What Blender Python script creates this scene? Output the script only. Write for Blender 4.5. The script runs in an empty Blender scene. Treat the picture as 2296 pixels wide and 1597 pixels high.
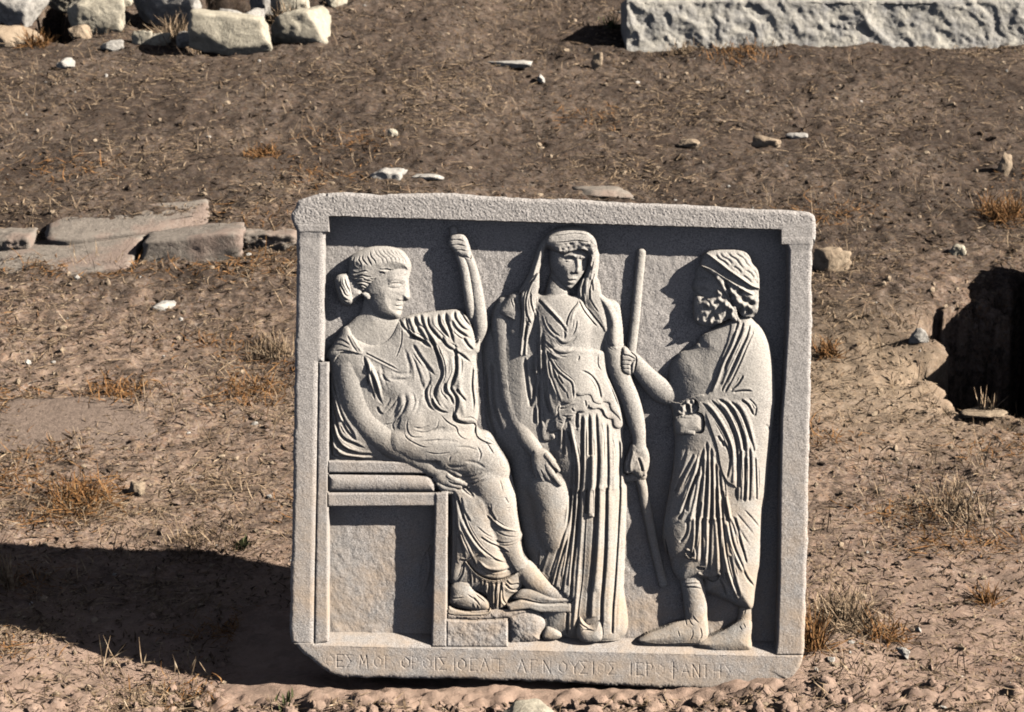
import bpy, bmesh, math, random
import numpy as np
from mathutils import Vector, Matrix, noise as mnoise

# ------------------------------------------------------------------ camera, sky, sun, exposure
SC = bpy.context.scene
COL = SC.collection
R = math.radians
S = 0.00129                 # metres on the slab face for one unit of the carving drawing
CX, CY = 1148.0, 798.5      # middle of the drawing
PITCH, LEAN, DIST = R(16.0), R(13.0), 5.8
P0 = Vector((0.0, 0.0, 0.926))
FWD = Vector((0, math.cos(PITCH), -math.sin(PITCH)))
UPC = Vector((0, math.sin(PITCH), math.cos(PITCH)))
CAM = P0 - DIST * FWD
cam_data = bpy.data.cameras.new('camera')
cam = bpy.data.objects.new('camera', cam_data)
COL.objects.link(cam)
cam.location = CAM
cam.rotation_euler = (math.pi / 2 - PITCH, 0, 0)
cam_data.sensor_width = 36.0
cam_data.lens = 36.0 * DIST / (2296 * S)
cam_data.clip_end = 500
cam_data.dof.use_dof = True
cam_data.dof.focus_distance = DIST
cam_data.dof.aperture_fstop = 9.0
SC.camera = cam

LX, LUP, LOUT = 105.0, 62.0, 43.0          # light direction in the slab's own axes
_n = math.sqrt(LX * LX + LUP * LUP + LOUT * LOUT)
LX, LUP, LOUT = LX / _n, LUP / _n, LOUT / _n
UPS = Vector((0, math.sin(LEAN), math.cos(LEAN)))
OUTS = Vector((0, -math.cos(LEAN), math.sin(LEAN)))
SUN = Vector((LX, 0, 0)) + UPS * LUP + OUTS * LOUT
SUN.normalize()
sun_data = bpy.data.lights.new('sun', 'SUN')
sun_data.energy = 5.0
sun_data.angle = R(0.5)
sun_data.color = (1.0, 0.93, 0.82)
sun = bpy.data.objects.new('sun', sun_data)
COL.objects.link(sun)
sun.rotation_euler = SUN.to_track_quat('Z', 'Y').to_euler()
sun.location = (6, -4, 8)
world = bpy.data.worlds.new("World")
SC.world = world
world.use_nodes = True
wn = world.node_tree
for nd in list(wn.nodes):
    wn.nodes.remove(nd)
sky = wn.nodes.new('ShaderNodeTexSky')
sky.sky_type = 'NISHITA'
sky.sun_disc = False
sky.sun_elevation = math.asin(SUN.z)
sky.sun_rotation = math.atan2(SUN.x, SUN.y)
sky.air_density = 0.16
sky.dust_density = 0.25
sky.altitude = 600
bg = wn.nodes.new('ShaderNodeBackground')
bg.inputs['Strength'].default_value = 0.07
wo = wn.nodes.new('ShaderNodeOutputWorld')
hsv = wn.nodes.new('ShaderNodeHueSaturation')
hsv.inputs['Saturation'].default_value = 0.5
wn.links.new(sky.outputs[0], hsv.inputs['Color'])
wn.links.new(hsv.outputs[0], bg.inputs[0])
wn.links.new(bg.outputs[0], wo.inputs[0])
SC.view_settings.view_transform = 'Standard'
SC.view_settings.look = 'None'
SC.view_settings.exposure = 0.85
SC.view_settings.gamma = 1.0
SC.cycles.filter_width = 1.8
SC.cycles.max_bounces = 5
SC.cycles.diffuse_bounces = 0

# ------------------------------------------------------------------ helpers
def setp(o, label=None, cat=None, group=None, kind=None):
    if label: o['label'] = label
    if cat: o['category'] = cat
    if group: o['group'] = group
    if kind: o['kind'] = kind
    return o

def empty(name, loc=(0, 0, 0)):
    o = bpy.data.objects.new(name, None)
    COL.objects.link(o)
    o.location = loc
    o.empty_display_size = 0.1
    return o

def mesh_np(name, verts, faces, mat, parent=None, smooth=False):
    """verts (n,3) array, faces (m,3|4) int array"""
    verts = np.asarray(verts, np.float32)
    faces = np.asarray(faces, np.int32)
    k = faces.shape[1]
    me = bpy.data.meshes.new(name)
    me.vertices.add(len(verts))
    me.vertices.foreach_set('co', verts.ravel())
    me.loops.add(faces.size)
    me.loops.foreach_set('vertex_index', faces.ravel())
    me.polygons.add(len(faces))
    me.polygons.foreach_set('loop_start', np.arange(0, faces.size, k, dtype=np.int32))
    me.polygons.foreach_set('loop_total', np.full(len(faces), k, np.int32))
    me.polygons.foreach_set('use_smooth', np.full(len(faces), smooth, bool))
    me.materials.append(mat)
    me.update(calc_edges=True)
    o = bpy.data.objects.new(name, me)
    COL.objects.link(o)
    if parent: o.parent = parent
    return o

_rs = np.random.RandomState(7)
_TAB = _rs.rand(256, 256).astype(np.float32)
def vnoise(x, y, seed=0):
    x = np.asarray(x, np.float32) + seed * 17.31
    y = np.asarray(y, np.float32) + seed * 29.77
    xi = np.floor(x).astype(np.int64); yi = np.floor(y).astype(np.int64)
    fx = x - xi; fy = y - yi
    fx = fx * fx * (3 - 2 * fx); fy = fy * fy * (3 - 2 * fy)
    a = _TAB[xi & 255, yi & 255]; b = _TAB[(xi + 1) & 255, yi & 255]
    c = _TAB[xi & 255, (yi + 1) & 255]; d = _TAB[(xi + 1) & 255, (yi + 1) & 255]
    return (a * (1 - fx) + b * fx) * (1 - fy) + (c * (1 - fx) + d * fx) * fy - 0.5

def fbm(x, y, seed=0, octv=4, gain=0.5):
    s = 0; a = 1.0; f = 1.0
    for i in range(octv):
        s = s + a * vnoise(x * f, y * f, seed + i)
        a *= gain; f *= 2.03
    return s

# ------------------------------------------------------------------ materials
class NT:
    def __init__(self, name):
        self.m = bpy.data.materials.new(name)
        self.m.use_nodes = True
        self.t = self.m.node_tree
        self.bsdf = self.t.nodes['Principled BSDF']
        self.bsdf.inputs['Specular IOR Level'].default_value = 0.2
    def n(self, typ, **kw):
        nd = self.t.nodes.new(typ)
        for k, v in kw.items():
            if k.startswith('i_'):
                nd.inputs[k[2:].replace('_', ' ')].default_value = v
            else:
                setattr(nd, k, v)
        return nd
    def l(self, a, b):
        self.t.links.new(a, b)
    def coord(self):
        return self.n('ShaderNodeTexCoord').outputs['Object']
    def noise(self, vec, scale, detail=3.0, rough=0.55):
        nd = self.n('ShaderNodeTexNoise')
        nd.inputs['Scale'].default_value = scale
        nd.inputs['Detail'].default_value = detail
        nd.inputs['Roughness'].default_value = rough
        self.l(vec, nd.inputs['Vector'])
        return nd.outputs['Fac']
    def ramp(self, fac, stops):
        nd = self.n('ShaderNodeValToRGB')
        e = nd.color_ramp.elements
        while len(e) < len(stops): e.new(0.5)
        for el, (p, c) in zip(e, stops):
            el.position = p
            el.color = (c[0], c[1], c[2], 1) if not isinstance(c, (int, float)) else (c, c, c, 1)
        self.l(fac, nd.inputs[0])
        return nd.outputs[0]
    def mix(self, fac, a, b, mode='MIX'):
        nd = self.n('ShaderNodeMix', data_type='RGBA', blend_type=mode)
        if isinstance(fac, float): nd.inputs[0].default_value = fac
        else: self.l(fac, nd.inputs[0])
        for i, c in ((6, a), (7, b)):
            if isinstance(c, tuple): nd.inputs[i].default_value = (c[0], c[1], c[2], 1)
            else: self.l(c, nd.inputs[i])
        return nd.outputs[2]
    def bump(self, h, strength, dist):
        nd = self.n('ShaderNodeBump')
        nd.inputs['Strength'].default_value = strength
        nd.inputs['Distance'].default_value = dist
        self.l(h, nd.inputs['Height'])
        self.l(nd.outputs[0], self.bsdf.inputs['Normal'])
    def done(self, col, rough=0.9):
        if isinstance(col, tuple): self.bsdf.inputs['Base Color'].default_value = (*col, 1)
        else: self.l(col, self.bsdf.inputs['Base Color'])
        self.bsdf.inputs['Roughness'].default_value = rough
        return self.m

def marble(name, lo, hi, tint, warm=None):
    t = NT(name)
    co = t.coord()
    grain = t.noise(co, 290.0, 3.0, 0.7)
    c = t.ramp(grain, [(0.36, lo), (0.62, hi)])
    big = t.noise(co, 5.0, 5.0, 0.6)
    c = t.mix(t.ramp(big, [(0.42, 0.0), (0.68, 0.55)]), c, tint, 'MIX')
    spk = t.noise(co, 210.0, 3.0, 0.7)
    c = t.mix(t.ramp(spk, [(0.56, 0.0), (0.66, 0.42)]), c, (0.20, 0.18, 0.175))
    mid = t.noise(co, 38.0, 4.0, 0.65)
    c = t.mix(t.ramp(mid, [(0.58, 0.0), (0.75, 0.35)]), c, (0.30, 0.27, 0.24))
    if warm:
        # brown weathering: soil splash and iron stain, patches that run up from the foot of the slab
        sep = t.n('ShaderNodeSeparateXYZ'); t.l(co, sep.inputs[0])
        mp = t.n('ShaderNodeMapRange'); t.l(sep.outputs[1], mp.inputs[0])
        mp.inputs[1].default_value = -0.10; mp.inputs[2].default_value = -0.75
        mp.inputs[3].default_value = 0.0; mp.inputs[4].default_value = 1.0
        st = t.noise(co, 9.0, 5.0, 0.7)
        m1 = t.n('ShaderNodeMath', operation='MULTIPLY'); t.l(mp.outputs[0], m1.inputs[0])
        t.l(t.ramp(st, [(0.38, 0.0), (0.68, 0.85)]), m1.inputs[1])
        c = t.mix(m1.outputs[0], c, warm, 'MIX')
    t.bump(t.noise(co, 240.0, 3.0, 0.7), 0.22, 0.0018)
    return t.done(c, 0.85)

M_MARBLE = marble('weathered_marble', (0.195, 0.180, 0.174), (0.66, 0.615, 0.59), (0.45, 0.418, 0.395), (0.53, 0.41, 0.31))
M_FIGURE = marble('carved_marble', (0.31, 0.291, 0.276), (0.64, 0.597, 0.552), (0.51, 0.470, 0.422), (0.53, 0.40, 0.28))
# ------------------------------------------------------------------ the carved relief, worked as a height field on the slab's face
# drawing units: (u, v) with v downward; heights in the same unit above the sunken panel
DEPTH = 56.0
gx = np.arange(640, 1842, 1.0, dtype=np.float32)
gy = np.arange(418, 1560, 1.0, dtype=np.float32)
GXc = ((gx - CX) * S).astype(np.float32)                # slab-local x
GYc = (-(gy - CY) * S).astype(np.float32)               # slab-local y (up)
_lx, _ly = np.meshgrid(GXc, GYc)
_c, _s = math.cos(PITCH - LEAN), math.sin(PITCH - LEAN)
_z0 = -0.35 * DEPTH * S
# where that point of the face lies in the drawing (the face is a little turned to the drawing)
_dep = DIST - (_ly * _s + _z0 * _c)
_vy = _ly * _c - _z0 * _s
U = (CX + _lx * DIST / _dep / S).astype(np.float32)
V = (CY - _vy * DIST / _dep / S).astype(np.float32)
NR, NC = U.shape
H = np.zeros((NR, NC), np.float32)
LAB = np.zeros((NR, NC), np.int16)
LABELS = {}
def lab(name):
    if name not in LABELS: LABELS[name] = len(LABELS) + 1
    return LABELS[name]

REG = {0: (0, 0, 1), 1: (628.3, 409.8, .23097), 2: (628.3, 751.2, .24985), 3: (628.3, 1092.7, .30933),
       4: (1065.4, 464.4, .23098), 5: (1065.4, 764.9, .23098), 6: (1133.6, 1092.7, .24804),
       7: (1365.9, 532.7, .24808), 8: (1365.9, 860.5, .24808), 9: (1420.4, 1161.0, .20528),
       10: (1201.9, 491.7, .11119), 11: (723.9, 546.3, .11975), 12: (1529.7, 553.1, .12829),
       13: (956.1, 1010.7, .25663), 14: (641.9, 1297.5, .5354), 15: (1638.9, 1063.9, .33348)}
def T(k, pts):
    o = REG[k]
    return [(o[0] + p[0] * o[2], o[1] + p[1] * o[2]) + tuple(p[2:]) for p in pts]

def cr(pts, step=4.0, closed=False):
    P = np.asarray(pts, np.float64)
    n = len(P)
    if n < 3 and not closed:
        m = max(2, int(np.hypot(*(P[1, :2] - P[0, :2])) / step))
        t = np.linspace(0, 1, m)[:, None]
        return P[0] * (1 - t) + P[1] * t
    out = []
    rng = range(n if closed else n - 1)
    for i in rng:
        if closed:
            p0, p1, p2, p3 = P[(i - 1) % n], P[i], P[(i + 1) % n], P[(i + 2) % n]
        else:
            p1, p2 = P[i], P[i + 1]
            p0 = P[i - 1] if i > 0 else 2 * p1 - p2
            p3 = P[i + 2] if i + 2 < n else 2 * p2 - p1
        m = max(1, int(np.hypot(*(p2[:2] - p1[:2])) / step))
        for j in range(m):
            t = j / m
            out.append(0.5 * ((2 * p1) + (-p0 + p2) * t + (2 * p0 - 5 * p1 + 4 * p2 - p3) * t * t + (-p0 + 3 * p1 - 3 * p2 + p3) * t ** 3))
    if not closed: out.append(P[-1])
    return np.asarray(out)

def win(P, m):
    u0, u1 = P[:, 0].min() - m, P[:, 0].max() + m
    v0, v1 = P[:, 1].min() - m, P[:, 1].max() + m
    c0 = max(0, int(u0 - gx[0]) - 12); c1 = min(NC, int(u1 - gx[0]) + 12)
    r0 = max(0, int(v0 - gy[0]) - 12); r1 = min(NR, int(v1 - gy[0]) + 12)
    return slice(r0, r1), slice(c0, c1)

def pdist(P, u, v):
    best = np.full(u.shape, 1e12, np.float32)
    tt = np.zeros(u.shape, np.float32); side = np.zeros(u.shape, np.float32)
    seg = np.hypot(np.diff(P[:, 0]), np.diff(P[:, 1])); cum = np.concatenate([[0], np.cumsum(seg)])
    tot = max(cum[-1], 1e-6)
    for i in range(len(P) - 1):
        ax, ay = P[i, 0], P[i, 1]; dx, dy = P[i + 1, 0] - ax, P[i + 1, 1] - ay
        l2 = dx * dx + dy * dy
        if l2 < 1e-9: continue
        eu = u - np.float32(ax); ev = v - np.float32(ay)
        w = np.clip((eu * np.float32(dx) + ev * np.float32(dy)) / np.float32(l2), 0, 1)
        cross = np.float32(dx) * ev - np.float32(dy) * eu
        eu = eu - w * np.float32(dx); ev = ev - w * np.float32(dy)
        d2 = eu * eu + ev * ev
        m = d2 < best
        best = np.where(m, d2, best)
        tt = np.where(m, (cum[i] + w * seg[i]) / tot, tt)
        side = np.where(m, cross, side)
    return np.sqrt(best), tt.astype(np.float32), np.sign(side)

def inside(P, u, v):
    r = np.zeros(u.shape, bool)
    n = len(P)
    for i in range(n):
        x1, y1 = P[i, 0], P[i, 1]; x2, y2 = P[(i + 1) % n, 0], P[(i + 1) % n, 1]
        if y1 == y2: continue
        c = ((v < y1) != (v < y2))
        xi = (x2 - x1) * (v - y1) / (y2 - y1) + x1
        r ^= c & (u < xi)
    return r

def only_mask(only, w):
    if only is None: return True
    if isinstance(only, str): only = [only]
    m = np.zeros(LAB[w].shape, bool)
    for o in only: m |= LAB[w] == lab(o)
    return m

def closedP(pts, sharp=False, step=4.0):
    P = np.asarray(pts, np.float64)[:, :2] if sharp else cr([p[:2] for p in pts], step, True)
    return P, np.vstack([P, P[:1]])

def dome(label, pts, base, amp, Rr, op='max', sharp=False, pw=2.0, only=None):
    """inflated outline: rim at base, rising by amp within Rr of the edge"""
    P, PC = closedP(pts, sharp)
    w = win(P, 2); u, v = U[w], V[w]
    m = inside(P, u, v)
    d, _, _ = pdist(PC, u, v)
    t = np.clip(d / Rr, 0, 1)
    b = base(u, v) if callable(base) else base
    h = b + amp * (1 - (1 - t) ** pw) ** (1 / pw)
    if only is not None: m = m & only_mask(only, w)
    if op == 'max': m = m & (h > H[w])
    if op == 'add':
        H[w] = np.where(m, H[w] + h, H[w])
    else:
        H[w] = np.where(m, h, H[w])
    if label: LAB[w] = np.where(m, lab(label), LAB[w])

def lin(u0, v0, h0, u1, v1, h1):
    du, dv = u1 - u0, v1 - v0; l2 = du * du + dv * dv
    return lambda u, v: h0 + (h1 - h0) * np.clip(((u - u0) * du + (v - v0) * dv) / l2, 0, 1)

def limb(label, pts, zs=0.8, op='max', smooth=True, only=None):
    """round-section member; pts (u, v, radius, axis height)"""
    P = cr(pts, 5.0) if smooth else np.asarray(pts, float)
    w = win(P, P[:, 2].max() + 2); u, v = U[w], V[w]
    HH = np.full(u.shape, -1e3, np.float32)
    for i in range(len(P) - 1):
        a, b = P[i], P[i + 1]
        dx, dy = b[0] - a[0], b[1] - a[1]; l2 = dx * dx + dy * dy
        if l2 < 1e-9: continue
        k = np.clip(((u - a[0]) * dx + (v - a[1]) * dy) / l2, 0, 1)
        eu = u - a[0] - k * dx; ev = v - a[1] - k * dy
        r = a[2] + k * (b[2] - a[2]); z = a[3] + k * (b[3] - a[3])
        q = r * r - eu * eu - ev * ev
        h = np.where(q > 0, z + zs * np.sqrt(np.maximum(q, 0)), -1e3)
        HH = np.maximum(HH, h)
    m = HH > -900
    if only is not None: m &= only_mask(only, w)
    if op == 'max': m &= HH > H[w]
    H[w] = np.where(m, HH, H[w])
    if label: LAB[w] = np.where(m, lab(label), LAB[w])

def line(pts, wd, amp, t0=0.25, t1=0.3, only=None, w1=None, sharp=False):
    """a fold: groove (amp<0) or ridge (amp>0) along a curve, fading at its ends"""
    P = np.asarray(pts, float) if sharp else cr([p[:2] for p in pts], 4.0)
    W = max(wd, w1 or 0)
    cut = amp < -2.4 and not sharp
    if cut: wd *= 0.70; amp *= 0.66
    w = win(P, W * (4.4 if cut else 2.6)); u, v = U[w], V[w]
    d, t, sg = pdist(P, u, v)
    tap = np.ones_like(t)
    if t0 > 0: tap = np.minimum(tap, np.clip(t / t0, 0, 1))
    if t1 > 0: tap = np.minimum(tap, np.clip((1 - t) / t1, 0, 1))
    tap = tap * tap * (3 - 2 * tap)
    ww = (wd if w1 is None else wd + (w1 - wd) * t) * (0.55 + 0.45 * tap)
    dl = amp * tap * np.exp(-(d / ww) ** 2)
    if cut:
        # the cloth swells beside the cut, on its upper right
        D = P[-1] - P[0]
        sd = d * sg * (1 if (-D[1] * 105 - D[0] * 62) > 0 else -1)
        dl = dl + 0.36 * abs(amp) * tap * np.exp(-((sd - 1.9 * ww) / (1.35 * ww)) ** 2)
    m = only_mask(only, w)
    H[w] = np.where(m, H[w] + dl, H[w])

_lr = random.Random(77)
def lines(k, lst, wd, amp, only=None, **kw):
    for p in lst:
        q = T(k, p)
        line(q, wd * _lr.uniform(0.85, 1.15), amp * _lr.uniform(0.8, 1.1), only=only, **kw)
        if amp <= -4.5 and wd >= 2.6 and len(q) >= 3:
            # a finer crease running beside the main fold
            P = cr([c[:2] for c in q], 6.0)
            tg = np.gradient(P, axis=0); tg /= np.hypot(tg[:, 0], tg[:, 1])[:, None] + 1e-6
            off = wd * _lr.uniform(1.9, 2.6) * _lr.choice([-1, 1])
            m = len(P); a, b = int(m * _lr.uniform(0.05, 0.3)), int(m * _lr.uniform(0.65, 0.95))
            if b - a > 3:
                Q = P[a:b] + np.stack([-tg[a:b, 1], tg[a:b, 0]], 1) * off
                line([tuple(c) for c in Q[::2]], max(1.5, wd * 0.5), amp * 0.42, 0.35, 0.35, only=only)

def fold(pts, wd, amp, only=None, t0=0.15, t1=0.15, flip=1):
    """rolled fold: a ridge with a cut on its left side (seen along the way it is drawn downward)"""
    P = cr([p[:2] for p in pts], 4.0)
    w = win(P, wd * 3.2); u, v = U[w], V[w]
    d, t, s = pdist(P, u, v)
    s = s * d * flip / wd                      # >0 to the left of a downward stroke
    tap = np.ones_like(t)
    if t0 > 0: tap = np.minimum(tap, np.clip(t / t0, 0, 1))
    if t1 > 0: tap = np.minimum(tap, np.clip((1 - t) / t1, 0, 1))
    dl = amp * np.sqrt(tap) * (np.exp(-((s + 0.55) / 0.75) ** 2) * 0.7 - np.exp(-((s - 0.6) / 0.55) ** 2))
    H[w] = np.where(only_mask(only, w) & (d < wd * 3), H[w] + dl, H[w])

def folds(k, lst, wd, amp, only=None, **kw):
    for p in lst: fold(T(k, p), wd, amp, only=only, **kw)

def lap(pts, amp, wd, flip=1, only=None, t0=0.1, t1=0.1):
    """edge of an upper layer: steps up by amp on one side of the curve and dies away over wd"""
    P = cr([p[:2] for p in pts], 4.0)
    w = win(P, wd * 3); u, v = U[w], V[w]
    d, t, s = pdist(P, u, v)
    tap = np.minimum(np.clip(t / max(t0, 1e-3), 0, 1), np.clip((1 - t) / max(t1, 1e-3), 0, 1))
    s = s * flip
    dl = np.where(s > 0, amp * np.exp(-d / wd), -0.6 * amp * np.exp(-(d / 2.6)))
    m = only_mask(only, w)
    H[w] = np.where(m, H[w] + dl * tap, H[w])

def bump(k, x, y, su, sv, amp, ang=0.0, only=None):
    o = REG[k]; cu, cv = o[0] + x * o[2], o[1] + y * o[2]
    su *= o[2]; sv *= o[2]
    P = np.array([[cu, cv], [cu, cv]])
    w = win(P, 2.6 * max(su, sv)); u, v = U[w] - cu, V[w] - cv
    ca, sa = math.cos(R(ang)), math.sin(R(ang))
    a = (u * ca + v * sa) / su; b = (-u * sa + v * ca) / sv
    dl = amp * np.exp(-(a * a + b * b))
    H[w] = np.where(only_mask(only, w), H[w] + dl, H[w])

def relabel(label, pts, only=None, dz=0.0, sharp=False):
    P, _ = closedP(pts, sharp)
    w = win(P, 2); m = inside(P, U[w], V[w])
    if only is not None: m &= only_mask(only, w)
    LAB[w] = np.where(m, lab(label), LAB[w])
    if dz: H[w] = np.where(m, H[w] + dz, H[w])

def blur(names, n=1):
    """soften the tool marks inside the given parts only"""
    global H
    m = np.zeros((NR, NC), np.float32)
    for o in names: m[LAB == lab(o)] = 1
    for _ in range(n):
        a = H * m
        num = a.copy(); den = m.copy()
        for ax in (0, 1):
            for sft in (1, -1):
                # do not mix across an undercut
                hs = np.roll(H, sft, ax); ms = np.roll(m, sft, ax) * (np.abs(hs - H) < 7)
                num += hs * ms * 0.7; den += ms * 0.7
        H = np.where(m > 0, num / np.maximum(den, 1e-6), H).astype(np.float32)

def clipy(pts, lo=-1e9, hi=1e9):
    """keep the stretch of a curve between two heights of its own drawing"""
    P = cr([p[:2] for p in pts], 20.0)
    q = [tuple(p) for p in P if lo <= p[1] <= hi]
    return q if len(q) >= 2 else [tuple(P[0]), tuple(P[-1])]

def soft(pts, n=3, only=None):
    """smooth everything inside an outline together, fading towards its edge"""
    global H
    P, PC = closedP(pts)
    w = win(P, 2)
    m = inside(P, U[w], V[w]); d, _, _ = pdist(PC, U[w], V[w])
    f = np.where(m, np.clip(d / 8.0, 0, 1), 0)
    if only is not None: f = f * only_mask(only, w)
    h = H[w].copy()
    for _ in range(n):
        p = np.pad(h, 1, mode='edge')
        h = (p[1:-1, 1:-1] * 2 + p[:-2, 1:-1] + p[2:, 1:-1] + p[1:-1, :-2] + p[1:-1, 2:]) / 6
    H[w] = H[w] * (1 - f) + h * f

def tilt(pts, fn, only=None):
    P, PC = closedP(pts)
    w = win(P, 2)
    m = inside(P, U[w], V[w]) & only_mask(only, w)
    H[w] = np.where(m, H[w] + fn(U[w], V[w]), H[w])
# ---- panel, ledge and frame
LAB[:] = lab('background_panel')
H += 2.4 * fbm(U / 60, V / 60, 3, 3) + 1.1 * fbm(U / 10, V / 14, 5, 3)
OUT = cr([(664, 466), (669, 451), (692, 441), (740, 433), (800, 433), (850, 438), (900, 435), (1000, 434), (1100, 441), (1200, 446),
          (1300, 448), (1400, 455), (1500, 458), (1600, 463), (1700, 470), (1780, 472), (1814, 478), (1826, 490), (1828, 530),
          (1825, 550), (1820, 562), (1818, 800), (1811, 1100), (1804, 1400), (1797, 1478), (1784, 1506), (1768, 1521), (1740, 1530),
          (1600, 1542), (1400, 1536), (1200, 1526), (1000, 1520), (800, 1517), (752, 1511), (728, 1500), (700, 1478), (664, 1447),
          (651, 1422), (653, 1300), (658, 1100), (660, 900), (664, 700), (665, 526), (661, 514), (655, 496), (655, 480)], 5.0, True)
OUTC = np.vstack([OUT, OUT[:1]])
chip = 3.2 * fbm(U / 26, V / 26, 11, 4) + 1.2 * fbm(U / 5, V / 5, 12, 2)
# ledge under the scene rises from the panel to the lower border
lt = 1421 + (U - 736) * 0.022
lf = 1444 + (U - 736) * 0.0235
ledge = np.clip((V - lt) / (lf - lt), 0, 1)
m = (V > lt)
H = np.where(m, np.maximum(H, 2 + (DEPTH - 2) * ledge ** 0.9 + 1.5 * fbm(U / 14, V / 14, 8, 3)), H)
LAB[m] = lab('inscribed_border')
H[V > lf + 2] = DEPTH
# upper border
m = V < 484.5 + (U - 737) * 0.0300 + 1.2 * fbm(U / 9, V / 30, 21, 2)
H[m] = DEPTH + 1.2; LAB[m] = lab('top_border')
# pilasters
lp = [(620, 400), (737, 400), (737, 510), (734, 519), (729, 527), (728, 545), (727, 700), (726, 810), (715, 811), (714, 900), (711, 1100), (707, 1300), (705, 1446), (620, 1446)]
dome('left_pilaster', lp, 46, DEPTH - 49, 11, op='over', sharp=True, pw=1.6)
m = (LAB == lab('left_pilaster')) & (V > 1440); LAB[m] = lab('inscribed_border'); H[m] = DEPTH
rp = [(1751, 400), (1751, 516), (1756, 538), (1763, 551), (1767, 562), (1765, 700), (1756, 860), (1750, 940), (1747, 1100), (1745, 1297), (1740, 1440), (1736, 1466), (1860, 1466), (1860, 400)]
dome('right_pilaster', rp, 48, DEPTH - 50, 5, op='over', sharp=True, pw=1.8)
for nm, f in (('left_pilaster', lambda: (V < 520) & (U < 738.5)), ('right_pilaster', lambda: (V < 548) & (U > 1749.5))):
    mm = f() & (V > 440)
    LAB[mm] = lab(nm); H[mm] = DEPTH + 1.2
    edge = 520 if nm[0] == 'l' else 548
    hh = np.clip((edge + 14 - V) / 14, 0, 1)
    k = (LAB == lab(nm)) & (V >= edge) & (V < edge + 14)
    H = np.where(k, H + 3.0 * hh, H)
    k = (LAB == lab(nm)) & (np.abs(V - edge + 8) < 8)
    H = np.where(k, H + 1.2 * np.sqrt(np.clip(1 - ((V - edge + 8) / 8) ** 2, 0, 1)), H)
# ---- throne
TH = 'throne'
dome('backrest_post', [(716, 811), (738, 811), (737, 1436), (706, 1442), (708, 1300), (712, 1100), (715, 900)], 47, 4, 6, op='over', sharp=True)
dome(TH, [(734, 1104), (1004, 1104), (1004, 1134), (734, 1136)], 38, 8, 5, sharp=True, op='over')
dome(TH, [(735, 1032), (985, 1036), (985, 1062), (735, 1060)], 36, 7, 5, sharp=True, op='over')
dome('seat_cushion', [(735, 1062), (958, 1065), (972, 1073), (977, 1088), (974, 1102), (735, 1102)], 30, 16, 20, sharp=True, op='over')
dome('throne_leg', [(976, 1104), (1005, 1100), (1004, 1250), (1002, 1449), (967, 1449), (972, 1250)], 42, 8, 6, sharp=True, op='over')
# recess floor under the seat, with the damp line along its foot
bump(3, 400, 1060, 70, 45, 3.0, only='background_panel'); bump(3, 665, 1060, 70, 40, 3.0, only='background_panel')
line(T(3, [(1075, 440), (1030, 520), (1000, 660), (1020, 780), (1060, 700), (1080, 560), (1060, 450)]), 3, 2.5, 0, 0, only='background_panel')
# ---- footstool
FS = 'footstool'
dome(FS, [(1001, 1388), (1060, 1391), (1120, 1388), (1138, 1386), (1139, 1449), (1001, 1449)], 40, 8, 5, sharp=True, op='over')
dome(FS, [(1001, 1374), (1140, 1366), (1200, 1368), (1139, 1387), (1060, 1391), (1001, 1388)], 26, 8, 9, sharp=True, op='over')
dome(FS, T(3, [(1640, 940), (1700, 900), (1800, 880), (1860, 890), (1900, 930), (1930, 1000), (1890, 1080), (1880, 1120), (1700, 1150), (1650, 1150)]), 14, 26, 40, op='max')
H[(LAB == lab(FS))] += (2.5 * fbm(U / 12, V / 12, 31, 3))[(LAB == lab(FS))]

# ================================================================ seated woman
A = 'seated_woman'; AD = 'seated_woman_dress'; AH = 'seated_woman_hair'
# raised forearm and staff
limb(A, T(1, [(1870, 1620, 9, -6), (1918, 1500, 13, 4), (1940, 1390, 16.5, 10), (1920, 1200, 16, 14), (1893, 1000, 14, 18), (1858, 830, 12, 21), (1820, 720, 11, 23), (1775, 620, 12, 23)]), 0.95)
limb('sceptre', T(1, [(1680, 455, 8.5, 12), (1700, 560, 9.5, 16), (1740, 700, 10, 23), (1776, 800, 10.4, 26), (1804, 950, 10.6, 26), (1832, 1150, 10.6, 25), (1850, 1290, 9.5, 15), (1862, 1370, 8, 2)]), 0.95)
dome(A, T(1, [(1632, 590), (1650, 525), (1700, 498), (1770, 498), (1815, 545), (1845, 650), (1850, 740), (1800, 735), (1730, 712), (1675, 660)]), 24, 12, 12, op='over')
lines(1, [[(1640, 565), (1720, 556), (1800, 575)], [(1655, 612), (1730, 603), (1812, 622)], [(1680, 664), (1745, 654), (1815, 668)]], 2.2, -3.4, A, t0=0.02, t1=0.25)
limb(A, T(1, [(1795, 690, 6.5, 27), (1822, 765, 5.8, 27), (1838, 825, 4.6, 25)]), 0.9)
# neck and chest
dome(A, T(1, [(840, 1120), (780, 1260), (690, 1350), (560, 1500), (700, 1700), (900, 1800), (1080, 1800), (1180, 1560), (1160, 1360), (1080, 1300)]), 16, 16, 55)
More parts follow.
